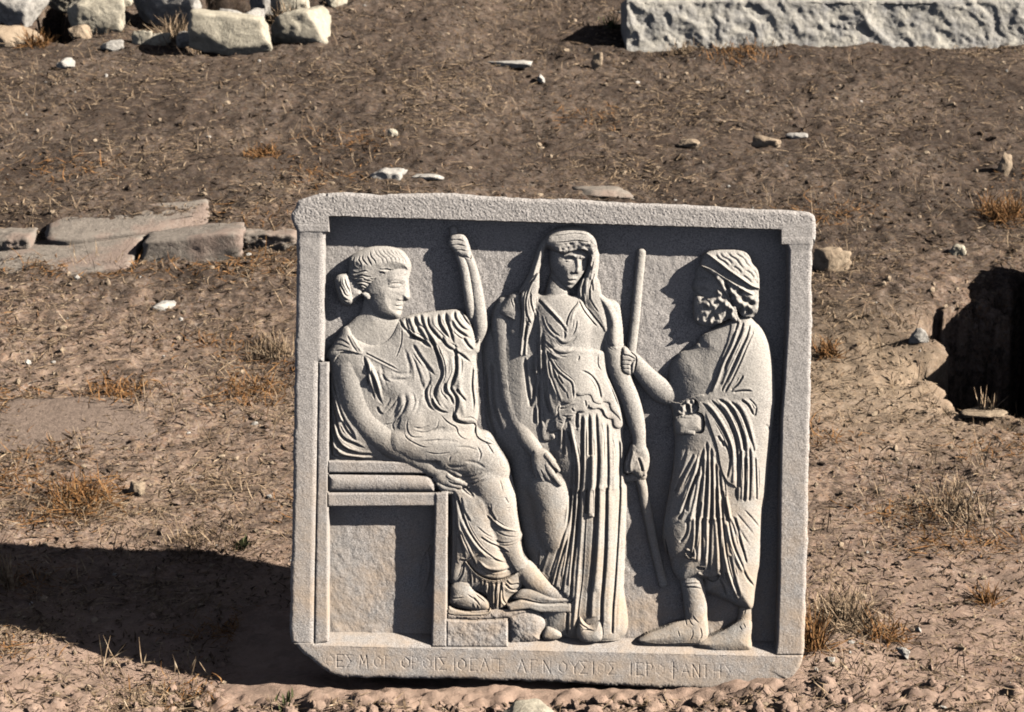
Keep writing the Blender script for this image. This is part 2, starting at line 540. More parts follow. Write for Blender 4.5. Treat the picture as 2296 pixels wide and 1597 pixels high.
# dress, whole silhouette
dressp = (T(2, [(408, 215), (425, 150), (480, 70)]) + T(1, [(600, 1420), (660, 1392), (760, 1440), (900, 1480), (1040, 1440), (1150, 1345), (1250, 1292), (1430, 1262), (1600, 1240), (1720, 1232), (1805, 1295), (1868, 1430), (1895, 1560)])
          + T(2, [(1790, 40), (1783, 150), (1755, 192), (1768, 400), (1778, 700), (1760, 800), (1790, 850), (1880, 880), (1950, 990), (2040, 1130), (2072, 1250), (2110, 1400), (2128, 1585)])
          + T(3, [(1742, 310), (1755, 340), (1747, 395), (1765, 480), (1808, 550), (1790, 640), (1740, 740), (1660, 810), (1640, 870), (1530, 890), (1480, 780), (1300, 720), (1225, 680), (1226, 400), (1226, 60)])
          + T(2, [(1480, 1420), (1400, 1300), (1100, 1160), (700, 1130), (445, 1122), (448, 900), (455, 600), (442, 240)]))
dome(AD, dressp, 17, 21, 80)
# masses under the cloth: shoulder drape, breast, belly, lap and shin
limb(AD, T(2, [(560, 210, 30, 12), (760, 330, 46, 12), (1050, 480, 60, 4), (1160, 700, 66, 2), (1150, 950, 58, 8)]), 0.62, only=AD)
bump(2, 1060, 470, 230, 200, 6, 0, only=AD)
bump(2, 1230, 740, 200, 160, 6, 0, only=AD)
limb(AD, T(2, [(1080, 960, 40, 22), (1300, 1020, 48, 20), (1600, 1060, 52, 20), (1830, 1120, 52, 18), (1900, 1200, 44, 18)]), 0.72, only=AD)
limb(AD, T(3, [(1480, -80, 46, 18), (1560, 80, 46, 18), (1630, 300, 40, 16), (1700, 480, 30, 18), (1760, 600, 22, 20)]), 0.75, only=AD)
dome(None, dressp, 0, 7, 90, op='add', only=AD)
soft(dressp, 26, only=AD)
dome(None, T(13, [(205, 380), (300, 330), (480, 420), (560, 640), (640, 860), (700, 1040), (620, 1120), (450, 1080), (340, 980), (205, 1120)]), 0, 15, 46, op='add', only=AD)
soft(T(13, [(200, 300), (560, 300), (800, 700), (850, 1000), (700, 1150), (450, 1120), (190, 1140)]), 30, only=AD)
# bare chest inside the neckline
relabel(A, T(1, [(655, 1385), (760, 1440), (900, 1470), (1040, 1430), (1150, 1345)]) + T(2, [(1090, 20), (1085, 120), (1030, 215), (1055, 300), (900, 220), (750, 158), (690, 80)]), only=AD)
line(T(2, [(640, 0), (690, 90), (745, 160)]), 2.8, 2.6, 0.05, 0.2, only=[A, AD])
line(T(2, [(600, 0), (650, 95), (700, 160)]), 2.6, -4, 0.1, 0.2, only=[AD])
line(T(2, [(770, 165), (900, 230), (1000, 280), (1085, 325)]), 2.4, -5, 0.02, 0.3, only=[A, AD])
line(T(2, [(770, 178), (900, 246), (1000, 296), (1085, 340)]), 2.4, 1.6, 0.02, 0.3, only=[A, AD])
line(T(2, [(1090, -60), (1088, 60), (1060, 150), (1030, 215)]), 2.0, -3.5, 0.1, 0.2, only=[A, AD])
lines(2, [[(490, 40), (560, 50), (640, 100)], [(450, 90), (530, 85), (640, 125)], [(470, 150), (560, 140), (700, 165)]], 2.4, -3.5, AD)
folds(1, [[(1230, 1310), (1260, 1420), (1330, 1520)], [(1310, 1290), (1350, 1400), (1440, 1540)], [(1370, 1275), (1430, 1430), (1520, 1580)]], 6, 5, AD)
folds(2, [[(880, 0), (920, 100), (960, 200)]], 4, 1.5, AD)
# shoulder drape over the far arm: strong hanging folds
lines(1, [[(1150, 1330), (1220, 1430), (1310, 1500), (1400, 1540), (1480, 1600)],
          [(1240, 1310), (1270, 1400), (1310, 1480)], [(1310, 1300), (1340, 1370), (1410, 1420)],
          [(1430, 1290), (1440, 1380), (1490, 1450), (1580, 1540), (1650, 1600)],
          [(1530, 1265), (1545, 1360), (1590, 1440), (1660, 1530)],
          [(1605, 1250), (1612, 1340), (1650, 1440), (1690, 1580)],
          [(1690, 1240), (1700, 1320), (1770, 1410), (1850, 1440)],
          [(1740, 1250), (1790, 1330), (1860, 1420)],
          [(1660, 1330), (1720, 1430), (1800, 1490), (1860, 1520)]], 4.2, -9, AD, t0=0.12, t1=0.3)
lines(1, [[(1390, 1280), (1400, 1380), (1440, 1460), (1530, 1550)], [(1490, 1280), (1500, 1380), (1560, 1470)], [(1570, 1255), (1580, 1350), (1640, 1470)], [(1650, 1245), (1665, 1330), (1740, 1440)]], 5, 4, AD)
lines(2, [[(1180, 0), (1280, 60), (1360, 120)], [(1340, -20), (1380, 90), (1440, 240), (1450, 360), (1400, 470), (1390, 560), (1450, 650), (1500, 690)],
          [(1450, 0), (1490, 90), (1560, 140), (1640, 190), (1720, 260)],
          [(1380, 90), (1420, 200), (1440, 330)], [(1570, 60), (1575, 200), (1575, 330), (1540, 420), (1530, 480), (1580, 560), (1580, 640), (1560, 720), (1600, 780), (1740, 800)],
          [(1190, 80), (1250, 180), (1330, 290), (1400, 375)],
          [(1350, 400), (1310, 480), (1310, 560), (1340, 640), (1400, 690)], [(1360, 560), (1380, 620), (1440, 680), (1520, 700)],
          [(1480, 420), (1480, 500), (1530, 560), (1560, 640)], [(1580, 480), (1620, 540), (1670, 600)],
          [(1730, 280), (1720, 450), (1735, 600), (1730, 700)], [(1640, 20), (1690, 100), (1740, 140)]], 4.0, -8.5, AD, t0=0.1, t1=0.25)
lines(2, [[(1410, 60), (1470, 200), (1490, 330), (1440, 450), (1440, 560), (1500, 640), (1530, 690)], [(1530, 160), (1540, 300), (1500, 430), (1500, 520), (1545, 600)],
          [(1620, 240), (1610, 400), (1620, 560), (1660, 760)], [(1380, 520), (1400, 600), (1480, 670)]], 6, 5.0, AD)
# big dark cut between breast and the drape, and its lower zigzag end
lines(2, [[(1575, 150), (1580, 300), (1560, 400), (1540, 460)], [(1560, 700), (1580, 760), (1650, 790), (1745, 800), (1745, 880)]], 5, -8, AD, t0=0.1, t1=0.1)
lap(T(2, [(1555, 640), (1565, 740), (1640, 785), (1750, 795), (1760, 880), (1800, 930), (1940, 990)]), -5, 18, 1, only=AD)
lines(2, [[(1430, 700), (1480, 760), (1530, 800), (1580, 830), (1600, 890), (1660, 930), (1740, 930)], [(1800, 920), (1880, 940), (1940, 1000)], [(1840, 950), (1880, 1010), (1920, 1070)]], 2.4, -5, AD)
# bodice
lines(2, [[(745, 180), (790, 300), (850, 420), (890, 560), (930, 630)], [(775, 380), (830, 500), (850, 580)], [(780, 240), (790, 360), (800, 460)], [(870, 640), (900, 700), (930, 705)]], 3.6, -8, AD, t0=0.1, t1=0.2)
lines(2, [[(765, 190), (830, 310), (880, 430), (910, 570)], [(800, 250), (815, 420), (850, 560)]], 4, 6, AD)
lines(2, [[(1060, 560), (1000, 640), (940, 700)], [(1110, 600), (1060, 690), (1000, 760)], [(1000, 560), (960, 620), (930, 650)], [(1160, 560), (1110, 660), (1040, 780)],
          [(900, 330), (940, 390), (1000, 430)]], 3.4, -3.6, AD)
lines(2, [[(1110, 100), (1160, 280), (1150, 420)], [(1180, 180), (1240, 320), (1270, 460)], [(1000, 320), (1090, 345), (1180, 330)], [(960, 380), (1080, 400), (1190, 380)], [(1260, 400), (1300, 520), (1290, 640)],
          [(1190, 500), (1210, 600), (1180, 690)], [(1120, 500), (1130, 620), (1080, 740)], [(1060, 520), (1050, 640), (990, 740)], [(1300, 250), (1340, 360), (1350, 480)], [(1250, 560), (1240, 640), (1200, 720)], [(900, 250), (930, 360), (960, 470)], [(860, 300), (890, 400), (920, 500)],
          [(1340, 860), (1420, 840), (1500, 830)], [(1360, 960), (1480, 940), (1620, 960)], [(1560, 1000), (1680, 1000), (1800, 1040)], [(1640, 1120), (1760, 1140), (1860, 1200)], [(1480, 1160), (1600, 1180), (1700, 1150)]], 3.4, -2.3, AD)
lines(2, [[(1145, 120), (1200, 300), (1205, 440)], [(1230, 250), (1290, 380), (1310, 500)], [(1040, 370), (1130, 375), (1200, 350)], [(1155, 500), (1170, 610), (1130, 720)], [(1090, 510), (1090, 640), (1030, 740)]], 4, 1.8, AD)
lines(2, [[(1040, 760), (1010, 800), (1030, 860)], [(1090, 740), (1060, 810), (1080, 850)], [(1150, 730), (1140, 830), (1180, 905), (1280, 912), (1340, 880)],
          [(1425, 740), (1400, 830), (1300, 872), (1190, 850)], [(1110, 840), (1130, 910), (1200, 960), (1300, 1000), (1380, 990)],
          [(1190, 820), (1270, 835), (1360, 800)], [(1260, 950), (1380, 940), (1470, 930)], [(1300, 1040), (1420, 1060), (1560, 1040)],
          [(940, 800), (980, 800), (1020, 780)], [(1780, 1130), (1800, 1060), (1760, 980)], [(1520, 1130), (1530, 1080), (1600, 1040)]], 2.4, -3.6, AD)
# folds between the arm and the throne back
lines(2, [[(462, 420), (500, 560), (545, 700), (600, 800), (690, 930)], [(470, 640), (510, 820), (560, 920), (680, 980), (770, 1020)], [(465, 800), (500, 940), (580, 1020), (700, 1070), (850, 1070)],
          [(455, 900), (460, 1060), (500, 1100), (600, 1115)], [(550, 760), (600, 860), (690, 950)], [(500, 1010), (520, 1080), (600, 1100), (760, 1120)]], 4.0, -8, AD, t0=0.1, t1=0.15)
lines(2, [[(480, 480), (530, 700), (590, 840)], [(475, 740), (520, 900), (600, 1000), (760, 1050)], [(465, 880), (490, 1000), (580, 1070), (720, 1095), (900, 1100)]], 4, 5, AD)
# lap and shin cloth
lines(13, [[(500, 175), (420, 215), (300, 240)], [(300, 320), (360, 370), (425, 410)], [(520, 230), (430, 280), (320, 300)]], 3.0, -5, AD)
lines(13, [[(235, 370), (250, 480), (260, 640), (255, 800), (255, 940), (290, 1000)], [(250, 350), (300, 480), (350, 640), (430, 780), (520, 880), (640, 960), (730, 980)],
           [(265, 640), (300, 780), (330, 900), (345, 950)], [(215, 560), (215, 760), (210, 960), (205, 1100), (240, 1130)],
           [(290, 680), (350, 820), (400, 930), (450, 1040)], [(450, 960), (520, 1030), (600, 1055), (700, 1040), (755, 1015)],
           [(345, 950), (400, 1030), (470, 1090), (560, 1125), (650, 1125), (740, 1090), (830, 1040), (910, 1005)],
           [(520, 555), (590, 620), (680, 680), (790, 705)], [(470, 740), (560, 800), (660, 850), (730, 890)], [(540, 480), (580, 560), (610, 610)],
           [(300, 400), (330, 520), (390, 620)], [(280, 420), (330, 600)], [(330, 300), (420, 400)]], 3.0, -7, AD, t0=0.08, t1=0.15)
lines(13, [[(245, 380), (280, 540), (330, 660), (420, 800), (520, 900), (640, 940), (740, 945)], [(255, 500), (300, 700), (360, 850), (420, 960)], [(232, 500), (235, 700), (230, 900)],
           [(560, 590), (640, 650), (740, 690), (820, 690)], [(440, 940), (520, 1010), (620, 1025), (740, 1000)], [(400, 1000), (480, 1070), (590, 1105), (720, 1085)]], 3.6, 4.5, AD)
lines(13, [[(560, 760), (660, 800), (760, 790), (830, 740)], [(600, 690), (700, 740), (810, 750)], [(740, 490), (700, 500)], [(680, 390), (720, 460)], [(640, 240), (670, 360)],
           [(560, 450), (570, 520)], [(600, 860), (700, 890)], [(480, 860), (560, 930), (680, 980)], [(830, 1060), (900, 1030)], [(850, 1110), (930, 1060)],
           [(620, 820), (740, 820), (830, 780)], [(430, 640), (520, 720), (600, 760)]], 2.2, -3.2, AD)
# under tunic pleats below the hem
lap(T(13, [(345, 960), (400, 1035), (470, 1095), (560, 1128), (650, 1128), (740, 1095), (800, 1060)]), -9, 60, -1, only=AD, t0=0.02, t1=0.05)
lines(13, [[(375, 1040), (385, 1120), (380, 1200)], [(330, 960), (310, 1080), (230, 1200)], [(420, 1090), (415, 1150)], [(470, 1120), (480, 1200), (450, 1230)], [(510, 1130), (500, 1220), (540, 1290)],
           [(565, 1140), (570, 1270), (575, 1380)], [(615, 1140), (600, 1260), (600, 1390)], [(655, 1140), (640, 1260), (635, 1390)], [(660, 1180), (665, 1290), (700, 1350)],
           [(685, 1160), (720, 1200), (770, 1220), (820, 1190)], [(700, 1130), (740, 1170), (810, 1160)], [(545, 1150), (545, 1290)], [(300, 950), (350, 950)]], 2.6, -8, AD, t0=0.05, t1=0.1)
lines(13, [[(670, 1170), (710, 1215), (770, 1235), (830, 1210)], [(590, 1140), (585, 1380)], [(625, 1140), (620, 1390)], [(530, 1140), (525, 1280)], [(655, 1200), (655, 1300), (690, 1370)]], 2.6, 3.5, AD)
# feet
limb(A, T(3, [(1770, 600, 24, 20), (1850, 690, 24, 20), (1960, 765, 17, 22), (2060, 805, 11, 20), (2105, 818, 6, 18)]), 0.85)
dome(A, T(3, [(1690, 800), (1750, 740), (1850, 730), (1980, 790), (2115, 800), (2112, 835), (1900, 845), (1740, 820)]), 24, 14, 16)
dome('seated_woman_sandal', T(3, [(1640, 850), (1740, 812), (1900, 845), (2112, 838), (2112, 908), (1880, 905), (1800, 880), (1660, 895)]), 34, 6, 6, sharp=True, op='over')
line(T(3, [(1680, 835), (1760, 812), (1900, 846), (2090, 842)]), 2.2, -7, 0.05, 0.02, only=[A, 'seated_woman_sandal'])
dome(A, T(13, [(205, 1270), (215, 1180), (300, 1130), (390, 1150), (400, 1210), (470, 1260), (545, 1310), (555, 1360), (520, 1400), (360, 1390), (250, 1350), (200, 1330)]), 22, 16, 24)
dome('seated_woman_sandal', T(13, [(195, 1360), (250, 1385), (380, 1410), (530, 1405), (555, 1370), (560, 1410), (480, 1445), (200, 1435)]), 28, 6, 6, op='over')
lines(13, [[(200, 1280), (260, 1290), (340, 1275)], [(350, 1250), (420, 1300), (450, 1340)], [(400, 1270), (440, 1310), (470, 1360)], [(420, 1250), (470, 1290), (520, 1330)],
           [(400, 1330), (420, 1380)], [(440, 1340), (455, 1390)], [(200, 1320), (260, 1350), (360, 1370)]], 2.0, -5, [A])
# head
dome(A, T(11, [(1600, 480), (1612, 600), (1592, 680), (1600, 760), (1612, 900), (1625, 1010), (1600, 1050), (1540, 1072), (1520, 1120), (1495, 1150), (1480, 1190), (1488, 1225), (1462, 1260), (1462, 1320), (1420, 1390), (1330, 1430), (1180, 1425), (1000, 1370), (890, 1270), (820, 1100), (760, 900), (900, 600), (1300, 400)]),
     17, 31, 64)
bump(11, 1130, 1120, 300, 300, 3, only=A)
bump(11, 1560, 900, 60, 170, 3.0, only=A)                    # nose
bump(11, 1570, 1005, 46, 42, 2.6, only=A)
bump(11, 1440, 1030, 50, 40, 3.5, only=A)                    # nostril wing
line(T(11, [(1400, 1062), (1450, 1075), (1500, 1070), (1560, 1062)]), 2.0, -4, 0.1, 0.1, only=A)
bump(11, 1500, 1105, 22, 40, -5, only=A)
bump(11, 1360, 790, 200, 60, -5.5, only=A)                   # eye socket
bump(11, 1350, 790, 110, 42, 5.5, only=A)
lines(11, [[(1210, 790), (1300, 745), (1400, 735), (1470, 760), (1490, 800)], [(1200, 800), (1290, 835), (1400, 830), (1480, 800)]], 1.6, -2.2, A)
line(T(11, [(1230, 760), (1330, 725), (1440, 730)]), 2.0, 2.5, 0.1, 0.1, only=A)
line(T(11, [(1200, 690), (1330, 655), (1480, 665), (1580, 690)]), 6, 2.5, 0.2, 0.1, only=A)
bump(11, 1430, 1140, 60, 30, 2.5, only=A); bump(11, 1440, 1220, 60, 30, 2.5, only=A)
line(T(11, [(1360, 1165), (1410, 1172), (1475, 1160)]), 1.6, -4.5, 0.1, 0, only=A)
line(T(11, [(1390, 1240), (1420, 1248), (1450, 1240)]), 1.6, -2.5, 0.1, 0.1, only=A)
bump(11, 1400, 1340, 90, 70, 3.5, only=A)
bump(11, 1290, 1150, 60, 120, -2.0, only=A)
# hair
dome(AH, T(11, [(1620, 560), (1642, 470), (1640, 380), (1595, 270), (1520, 170), (1400, 95), (1150, 48), (900, 62), (700, 132), (550, 212), (475, 300), (488, 420), (465, 520), (470, 640), (530, 760), (620, 850), (700, 900), (790, 900), (880, 840), (1000, 790), (1110, 715), (1250, 680), (1300, 600), (1420, 560), (1540, 520)]), 16, 35, 84)
soft(T(11, [(1040, 640), (1250, 560), (1400, 480), (1560, 440), (1680, 480), (1660, 620), (1500, 620), (1350, 660), (1200, 740), (1060, 790)]), 14, only=[A, AH])
dome(AH, T(11, [(400, 560), (560, 640), (720, 880), (760, 980), (640, 1040), (540, 1120), (440, 900)]), 20, 12, 16)
dome(AH, T(11, [(210, 660), (320, 575), (450, 585), (520, 720), (555, 900), (592, 1085), (520, 1160), (410, 1155), (310, 1070), (265, 930), (225, 800)]), 20, 24, 26)
dome(A, T(11, [(730, 930), (790, 910), (880, 960), (880, 1030), (840, 1050), (770, 1000)]), 42, 7, 6, op='over')
lines(11, [[(540, 200), (510, 320), (530, 440), (580, 500)], [(600, 220), (570, 330), (590, 430), (690, 490)], [(700, 220), (670, 300), (720, 380), (720, 470)], [(760, 190), (740, 280), (800, 360), (860, 430)],
           [(880, 130), (900, 240), (980, 330), (1000, 420)], [(820, 220), (880, 340), (930, 430)]], 1.95, -5.2, AH)
for q in ([(940, 80), (1000, 200), (1100, 290), (1130, 400)], [(1080, 70), (1150, 180), (1260, 270), (1290, 380)], [(1230, 80), (1300, 180), (1410, 270), (1430, 370)], [(1380, 120), (1450, 220), (1530, 310), (1560, 410)],
          [(1010, 90), (1080, 210), (1180, 290), (1210, 400)], [(1150, 75), (1230, 190), (1340, 270), (1360, 380)], [(1310, 95), (1380, 200), (1480, 290), (1500, 400)]):
    line(T(11, q), 1.8, -1.7, 0.25, 0.2, only=AH)
lines(11, [[(480, 520), (560, 530), (640, 560), (720, 530), (800, 510), (880, 540)], [(470, 590), (560, 620), (640, 640), (700, 590), (780, 600), (860, 620), (960, 610)],
           [(490, 690), (580, 690), (660, 660), (740, 640), (840, 700), (940, 700), (1030, 660)], [(540, 740), (640, 720), (740, 720), (830, 740), (900, 760), (1000, 780)],
           [(600, 810), (680, 770), (760, 780), (840, 840), (890, 850)], [(660, 860), (740, 830), (800, 850), (840, 890)],
           [(1040, 470), (1120, 490), (1200, 480), (1280, 500), (1380, 470)], [(1040, 560), (1120, 545), (1200, 590), (1280, 590), (1380, 540), (1450, 540)],
           [(1080, 630), (1150, 640), (1220, 650), (1280, 640)], [(1090, 700), (1170, 690), (1240, 670)], [(1000, 640), (940, 680), (880, 660)]], 1.95, -6.1, AH)
lines(11, [[(500, 560), (600, 590), (700, 560), (780, 550), (900, 570)], [(480, 660), (600, 660), (720, 660), (860, 660), (960, 660)], [(560, 770), (660, 745), (780, 750), (880, 800)], [(1040, 515), (1140, 515), (1260, 545)], [(1060, 595), (1160, 610), (1270, 615)]], 1.8, 2.2, AH)
lines(11, [[(330, 620), (330, 760), (390, 880), (430, 960), (540, 1010)], [(400, 610), (430, 750), (490, 880), (520, 970)], [(300, 700), (320, 850), (380, 1000), (470, 1060), (560, 1090)], [(340, 1040), (400, 1090), (480, 1130)]], 2.05, -6.5, AH)
lines(11, [[(310, 650), (310, 780), (360, 900), (410, 990), (540, 1050)], [(370, 610), (400, 760), (460, 880), (510, 960)]], 1.8, 3, AH)
# shoulder and near arm
limb(A, T(2, [(640, 220, 32, 14), (630, 330, 38, 15), (655, 480, 40, 17), (700, 640, 39, 19), (770, 780, 38, 21), (880, 880, 37, 23), (1020, 980, 33, 26), (1180, 1075, 27, 29), (1330, 1165, 22, 32), (1420, 1220, 19, 33), (1490, 1280, 19, 33)]), 0.80)
lap(T(2, [(480, 240), (540, 160), (640, 150), (740, 175)]), 4, 16, -1, only=[A, AD])
dome(A, T(2, [(1400, 1170), (1500, 1170), (1570, 1240), (1610, 1320), (1560, 1380), (1440, 1350), (1370, 1290)]), 34, 14, 16)
limb(A, T(2, [(1470, 1180, 7, 44), (1540, 1210, 6, 45), (1615, 1252, 4.6, 44)]), 0.9)
limb(A, T(2, [(1510, 1260, 7, 44), (1570, 1300, 6, 45), (1640, 1330, 5, 44), (1700, 1345, 4, 42)]), 0.9)
limb(A, T(2, [(1470, 1310, 6.5, 40), (1540, 1340, 6, 42), (1615, 1360, 5, 42)]), 0.9)
limb(A, T(2, [(1420, 1330, 6.5, 38), (1480, 1370, 6, 39), (1570, 1385, 5, 40)]), 0.9)
limb(A, T(2, [(1440, 1370, 5, 36), (1490, 1405, 5, 37), (1540, 1410, 4, 38)]), 0.9)
lines(2, [[(1500, 1225), (1560, 1265), (1620, 1270)], [(1500, 1300), (1540, 1325), (1600, 1345)]], 2, -5, A)

# ================================================================ standing woman
B = 'standing_woman'; BD = 'standing_woman_dress'; BV = 'standing_woman_veil'; BH = 'standing_woman_hair'
dress = (T(4, [(380, 830), (290, 905), (220, 1020), (150, 1130), (90, 1260), (60, 1400)]) + T(5, [(70, 220), (85, 500), (110, 800), (200, 1000), (330, 1180), (380, 1400)])
         + T(6, [(95, 120), (140, 360), (180, 560), (250, 720), (300, 800), (330, 1000), (330, 1300), (420, 1350), (1060, 1372), (1075, 900), (1086, 600), (1096, 300), (1100, 0)])
         + T(5, [(1470, 1400), (1450, 1100), (1440, 900), (1460, 760), (1400, 500), (1300, 300), (1280, 100)]) + T(4, [(1340, 1330), (1400, 1200), (1385, 1060), (1340, 960), (1220, 840), (1060, 830), (980, 850), (880, 862), (760, 862), (680, 850), (600, 830)]))
dome(BD, dress, 6, 24, 80)
# torso barrel, hips, bent leg under cloth, standing-leg column of pleats
limb(BD, T(4, [(850, 1010, 40, 2), (855, 1060, 64, 4), (850, 1120, 76, 5), (850, 1300, 74, 2)]) + T(5, [(900, 250, 70, 2), (930, 500, 72, 0), (1000, 800, 84, -2), (1040, 1100, 92, -6)]), 0.62, only=BD)
limb(BD, T(5, [(700, 1290, 30, 8), (692, 1400, 46, 14)]) + T(6, [(400, 50, 46, 18), (430, 220, 44, 20), (440, 380, 40, 21), (430, 470, 30, 22), (410, 540, 20, 18)]), 0.72, only=BD)
limb(BD, T(6, [(760, -200, 70, 4), (800, 200, 66, 2), (830, 700, 60, 0), (840, 1300, 56, 0)]), 0.62, only=BD)
dome(None, dress, 0, 9, 88, op='add', only=BD)
soft(dress, 30, only=BD)
tilt(T(4, [(60, 1200), (150, 1000), (280, 860), (400, 860), (460, 1050), (560, 1300)]) + T(5, [(620, 100), (640, 900), (600, 1400), (560, 1700)]) + T(6, [(330, 300), (330, 620), (200, 620), (60, 200)]) + T(5, [(110, 900), (70, 300)]), lin(1105, 0, -15, 1168, 0, 0), only=BD)
blur([BD], 4)
bump(4, 740, 1250, 170, 170, 5, only=BD); bump(4, 1080, 1220, 150, 170, 5, only=BD)
bump(5, 1030, 440, 200, 180, 4, only=BD)
# skirt pleats: deep straight cuts with rolled edges
SK = []
PL = [([(600, -300), (592, 0), (565, 250), (505, 500), (440, 760), (395, 890)], 4.2, 11),
      ([(650, -300), (628, 0), (608, 250), (575, 500), (530, 760), (505, 960)], 3.6, 10),
      ([(690, -260), (668, 0), (652, 250), (628, 500), (598, 760), (590, 950), (560, 1120), (555, 1350)], 3.8, 11),
      ([(760, -300), (738, 0), (728, 230)], 4.2, 12),
      ([(728, 220), (716, 400), (705, 650), (690, 850), (660, 1080), (640, 1340)], 1.6, 5),
      ([(850, -400), (835, -200), (822, 0), (812, 230), (800, 500), (786, 700), (765, 900), (755, 1000), (748, 1180)], 5.6, 14),
      ([(925, -420), (918, -200), (910, 0), (905, 300), (897, 600), (880, 850), (865, 1050), (862, 1260)], 4.4, 12),
      ([(1045, -400), (1042, -200), (1036, 0), (1022, 300), (1005, 600), (985, 900), (968, 1100), (962, 1330)], 3.6, 9),
      ([(560, 450), (500, 640), (460, 800), (440, 900)], 3.0, 8),
      ([(480, 540), (430, 700), (400, 800)], 3.0, 6),
      ([(380, 560), (330, 720), (310, 800)], 3.4, 6), ([(300, 560), (290, 760)], 2.4, 5),
      ([(780, -100), (788, 80), (785, 230)], 1.4, 4),
      ([(540, 600), (510, 760), (490, 900)], 1.4, 4)]
for p, w_, a_ in PL: line(T(6, clipy(p, lo=12)), w_, -a_, 0.0 if p[0][1] < 10 else 0.1, 0.02, only=BD)
for p, w_, a_ in [([(570, 100), (530, 420), (470, 650), (420, 850)], 3, 5), ([(612, 0), (590, 300), (555, 560), (515, 820)], 3, 5), ([(645, 0), (630, 300), (600, 600), (570, 900)], 3, 5),
                  ([(700, 0), (690, 260), (668, 600), (645, 900), (610, 1300)], 4, 5), ([(860, 0), (855, 300), (838, 650), (820, 950)], 6, 4), ([(960, 0), (955, 300), (940, 700), (915, 1250)], 6, 3.5), ([(1065, 0), (1060, 500), (1030, 1000), (1010, 1330)], 5, 3)]:
    line(T(6, p), w_, a_, 0.15, 0.05, only=BD)
lines(5, [clipy(q, hi=1430) for q in [[(890, 760), (920, 900), (940, 1100), (935, 1350), (930, 1590)], [(985, 690), (980, 780), (985, 820)], [(1035, 690), (1035, 900), (1030, 1200), (1010, 1590)], [(1100, 680), (1105, 900), (1105, 1200), (1090, 1590)],
          [(1170, 680), (1180, 900), (1190, 1150), (1180, 1400), (1170, 1590)], [(1275, 780), (1280, 1000), (1285, 1300), (1275, 1590)], [(860, 850), (855, 960), (858, 1080)], [(810, 850), (810, 1000)], [(880, 830), (940, 1000), (975, 1200), (975, 1400), (960, 1590)],
          [(1400, 960), (1405, 1200), (1400, 1590)]]], 4.0, -10, BD, t0=0.1, t1=0.0)
lines(5, [clipy(q, hi=1430) for q in [[(910, 790), (960, 1000), (1000, 1300), (985, 1590)], [(1065, 700), (1068, 1100), (1050, 1590)], [(1135, 680), (1145, 1100), (1130, 1590)], [(1230, 740), (1235, 1100), (1225, 1590)], [(1350, 860), (1350, 1200), (1340, 1590)]]], 5, 4, BD, t0=0.1, t1=0)
lines(5, [[(1220, 780), (1240, 900), (1250, 960)], [(1160, 960), (1165, 1100)], [(1320, 900), (1360, 1100), (1350, 1300)], [(960, 900), (985, 1000)]], 1.8, -3, BD)
# short hanging pleat with its square end
dome(BD, T(6, [(742, -300), (806, -300), (800, 262), (738, 258)]), 3.5, 4, 6, op='add', sharp=True, only=BD)
# overfold of the peplos with zigzag hem
over = T(5, [(610, 100), (620, 500), (640, 900), (690, 970), (770, 935), (755, 880), (835, 850), (885, 735), (930, 760), (985, 680), (1060, 680), (1095, 630), (1140, 655), (1200, 650), (1235, 690), (1290, 750), (1335, 760), (1345, 820), (1390, 850), (1435, 830), (1440, 760), (1380, 560), (1290, 330), (1240, 100)])
dome(BD, over, 3.0, 4.0, 9, op='add', only=BD)
kol = T(5, [(640, 100), (660, 400), (720, 660), (770, 720), (820, 650), (830, 590), (900, 600), (960, 560), (975, 505), (1010, 525), (1110, 515), (1150, 585), (1220, 608), (1240, 590), (1300, 600), (1315, 655), (1385, 730), (1420, 770), (1390, 600), (1290, 330), (1240, 100)])
dome(BD, kol, 1.5, 3.5, 8, op='add', only=BD)
lines(5, [[(790, 640), (860, 650), (930, 620), (990, 595)], [(700, 790), (770, 740), (800, 720)], [(840, 720), (900, 725), (950, 715)], [(770, 760), (775, 850)], [(700, 860), (760, 900)], [(930, 640), (960, 680)], [(1090, 640), (1100, 610)],
          [(1230, 650), (1250, 720), (1290, 760)], [(1210, 650), (1245, 690)], [(680, 880), (720, 850)], [(810, 780), (850, 790)], [(1060, 560), (1075, 640)], [(830, 590), (800, 650), (810, 740), (860, 780)]], 2.4, -5, BD)
# left flank vertical folds
lines(5, [[(605, -200), (615, 200), (620, 600), (640, 900)], [(650, -100), (655, 100), (670, 300), (690, 560), (730, 680), (770, 715)], [(640, 240), (650, 600), (670, 820)], [(600, 300), (560, 560), (530, 620)], [(580, 640), (575, 800)],
          [(480, 150), (500, 400), (540, 650)], [(100, 300), (120, 700), (200, 960)], [(150, 200), (170, 600), (260, 900)]], 5.0, -9, BD, t0=0.1, t1=0.1)
lines(5, [[(630, -200), (635, 200), (655, 600), (690, 830)], [(590, 0), (595, 300), (610, 900)], [(690, 100), (720, 330), (790, 500), (850, 580)]], 3.4, 5, BD)
lines(5, [[(690, 130), (720, 300), (770, 440), (830, 590)], [(680, 60), (720, 170), (790, 280), (870, 350), (930, 400), (945, 480), (950, 560)], [(1020, 275), (1120, 330), (1190, 430), (1220, 560)],
          [(740, 240), (800, 380), (880, 500)], [(800, 330), (850, 410)]], 2.8, -6, BD, t0=0.15, t1=0.1)
lines(5, [[(1250, 330), (1330, 480), (1400, 680)], [(1300, 420), (1370, 580), (1430, 760)], [(1190, 120), (1190, 230), (1230, 300)]], 2.0, -4, BD)
lines(5, [[(1000, 150), (1010, 140)], [(880, 480), (900, 560)]], 2, -3, BD)
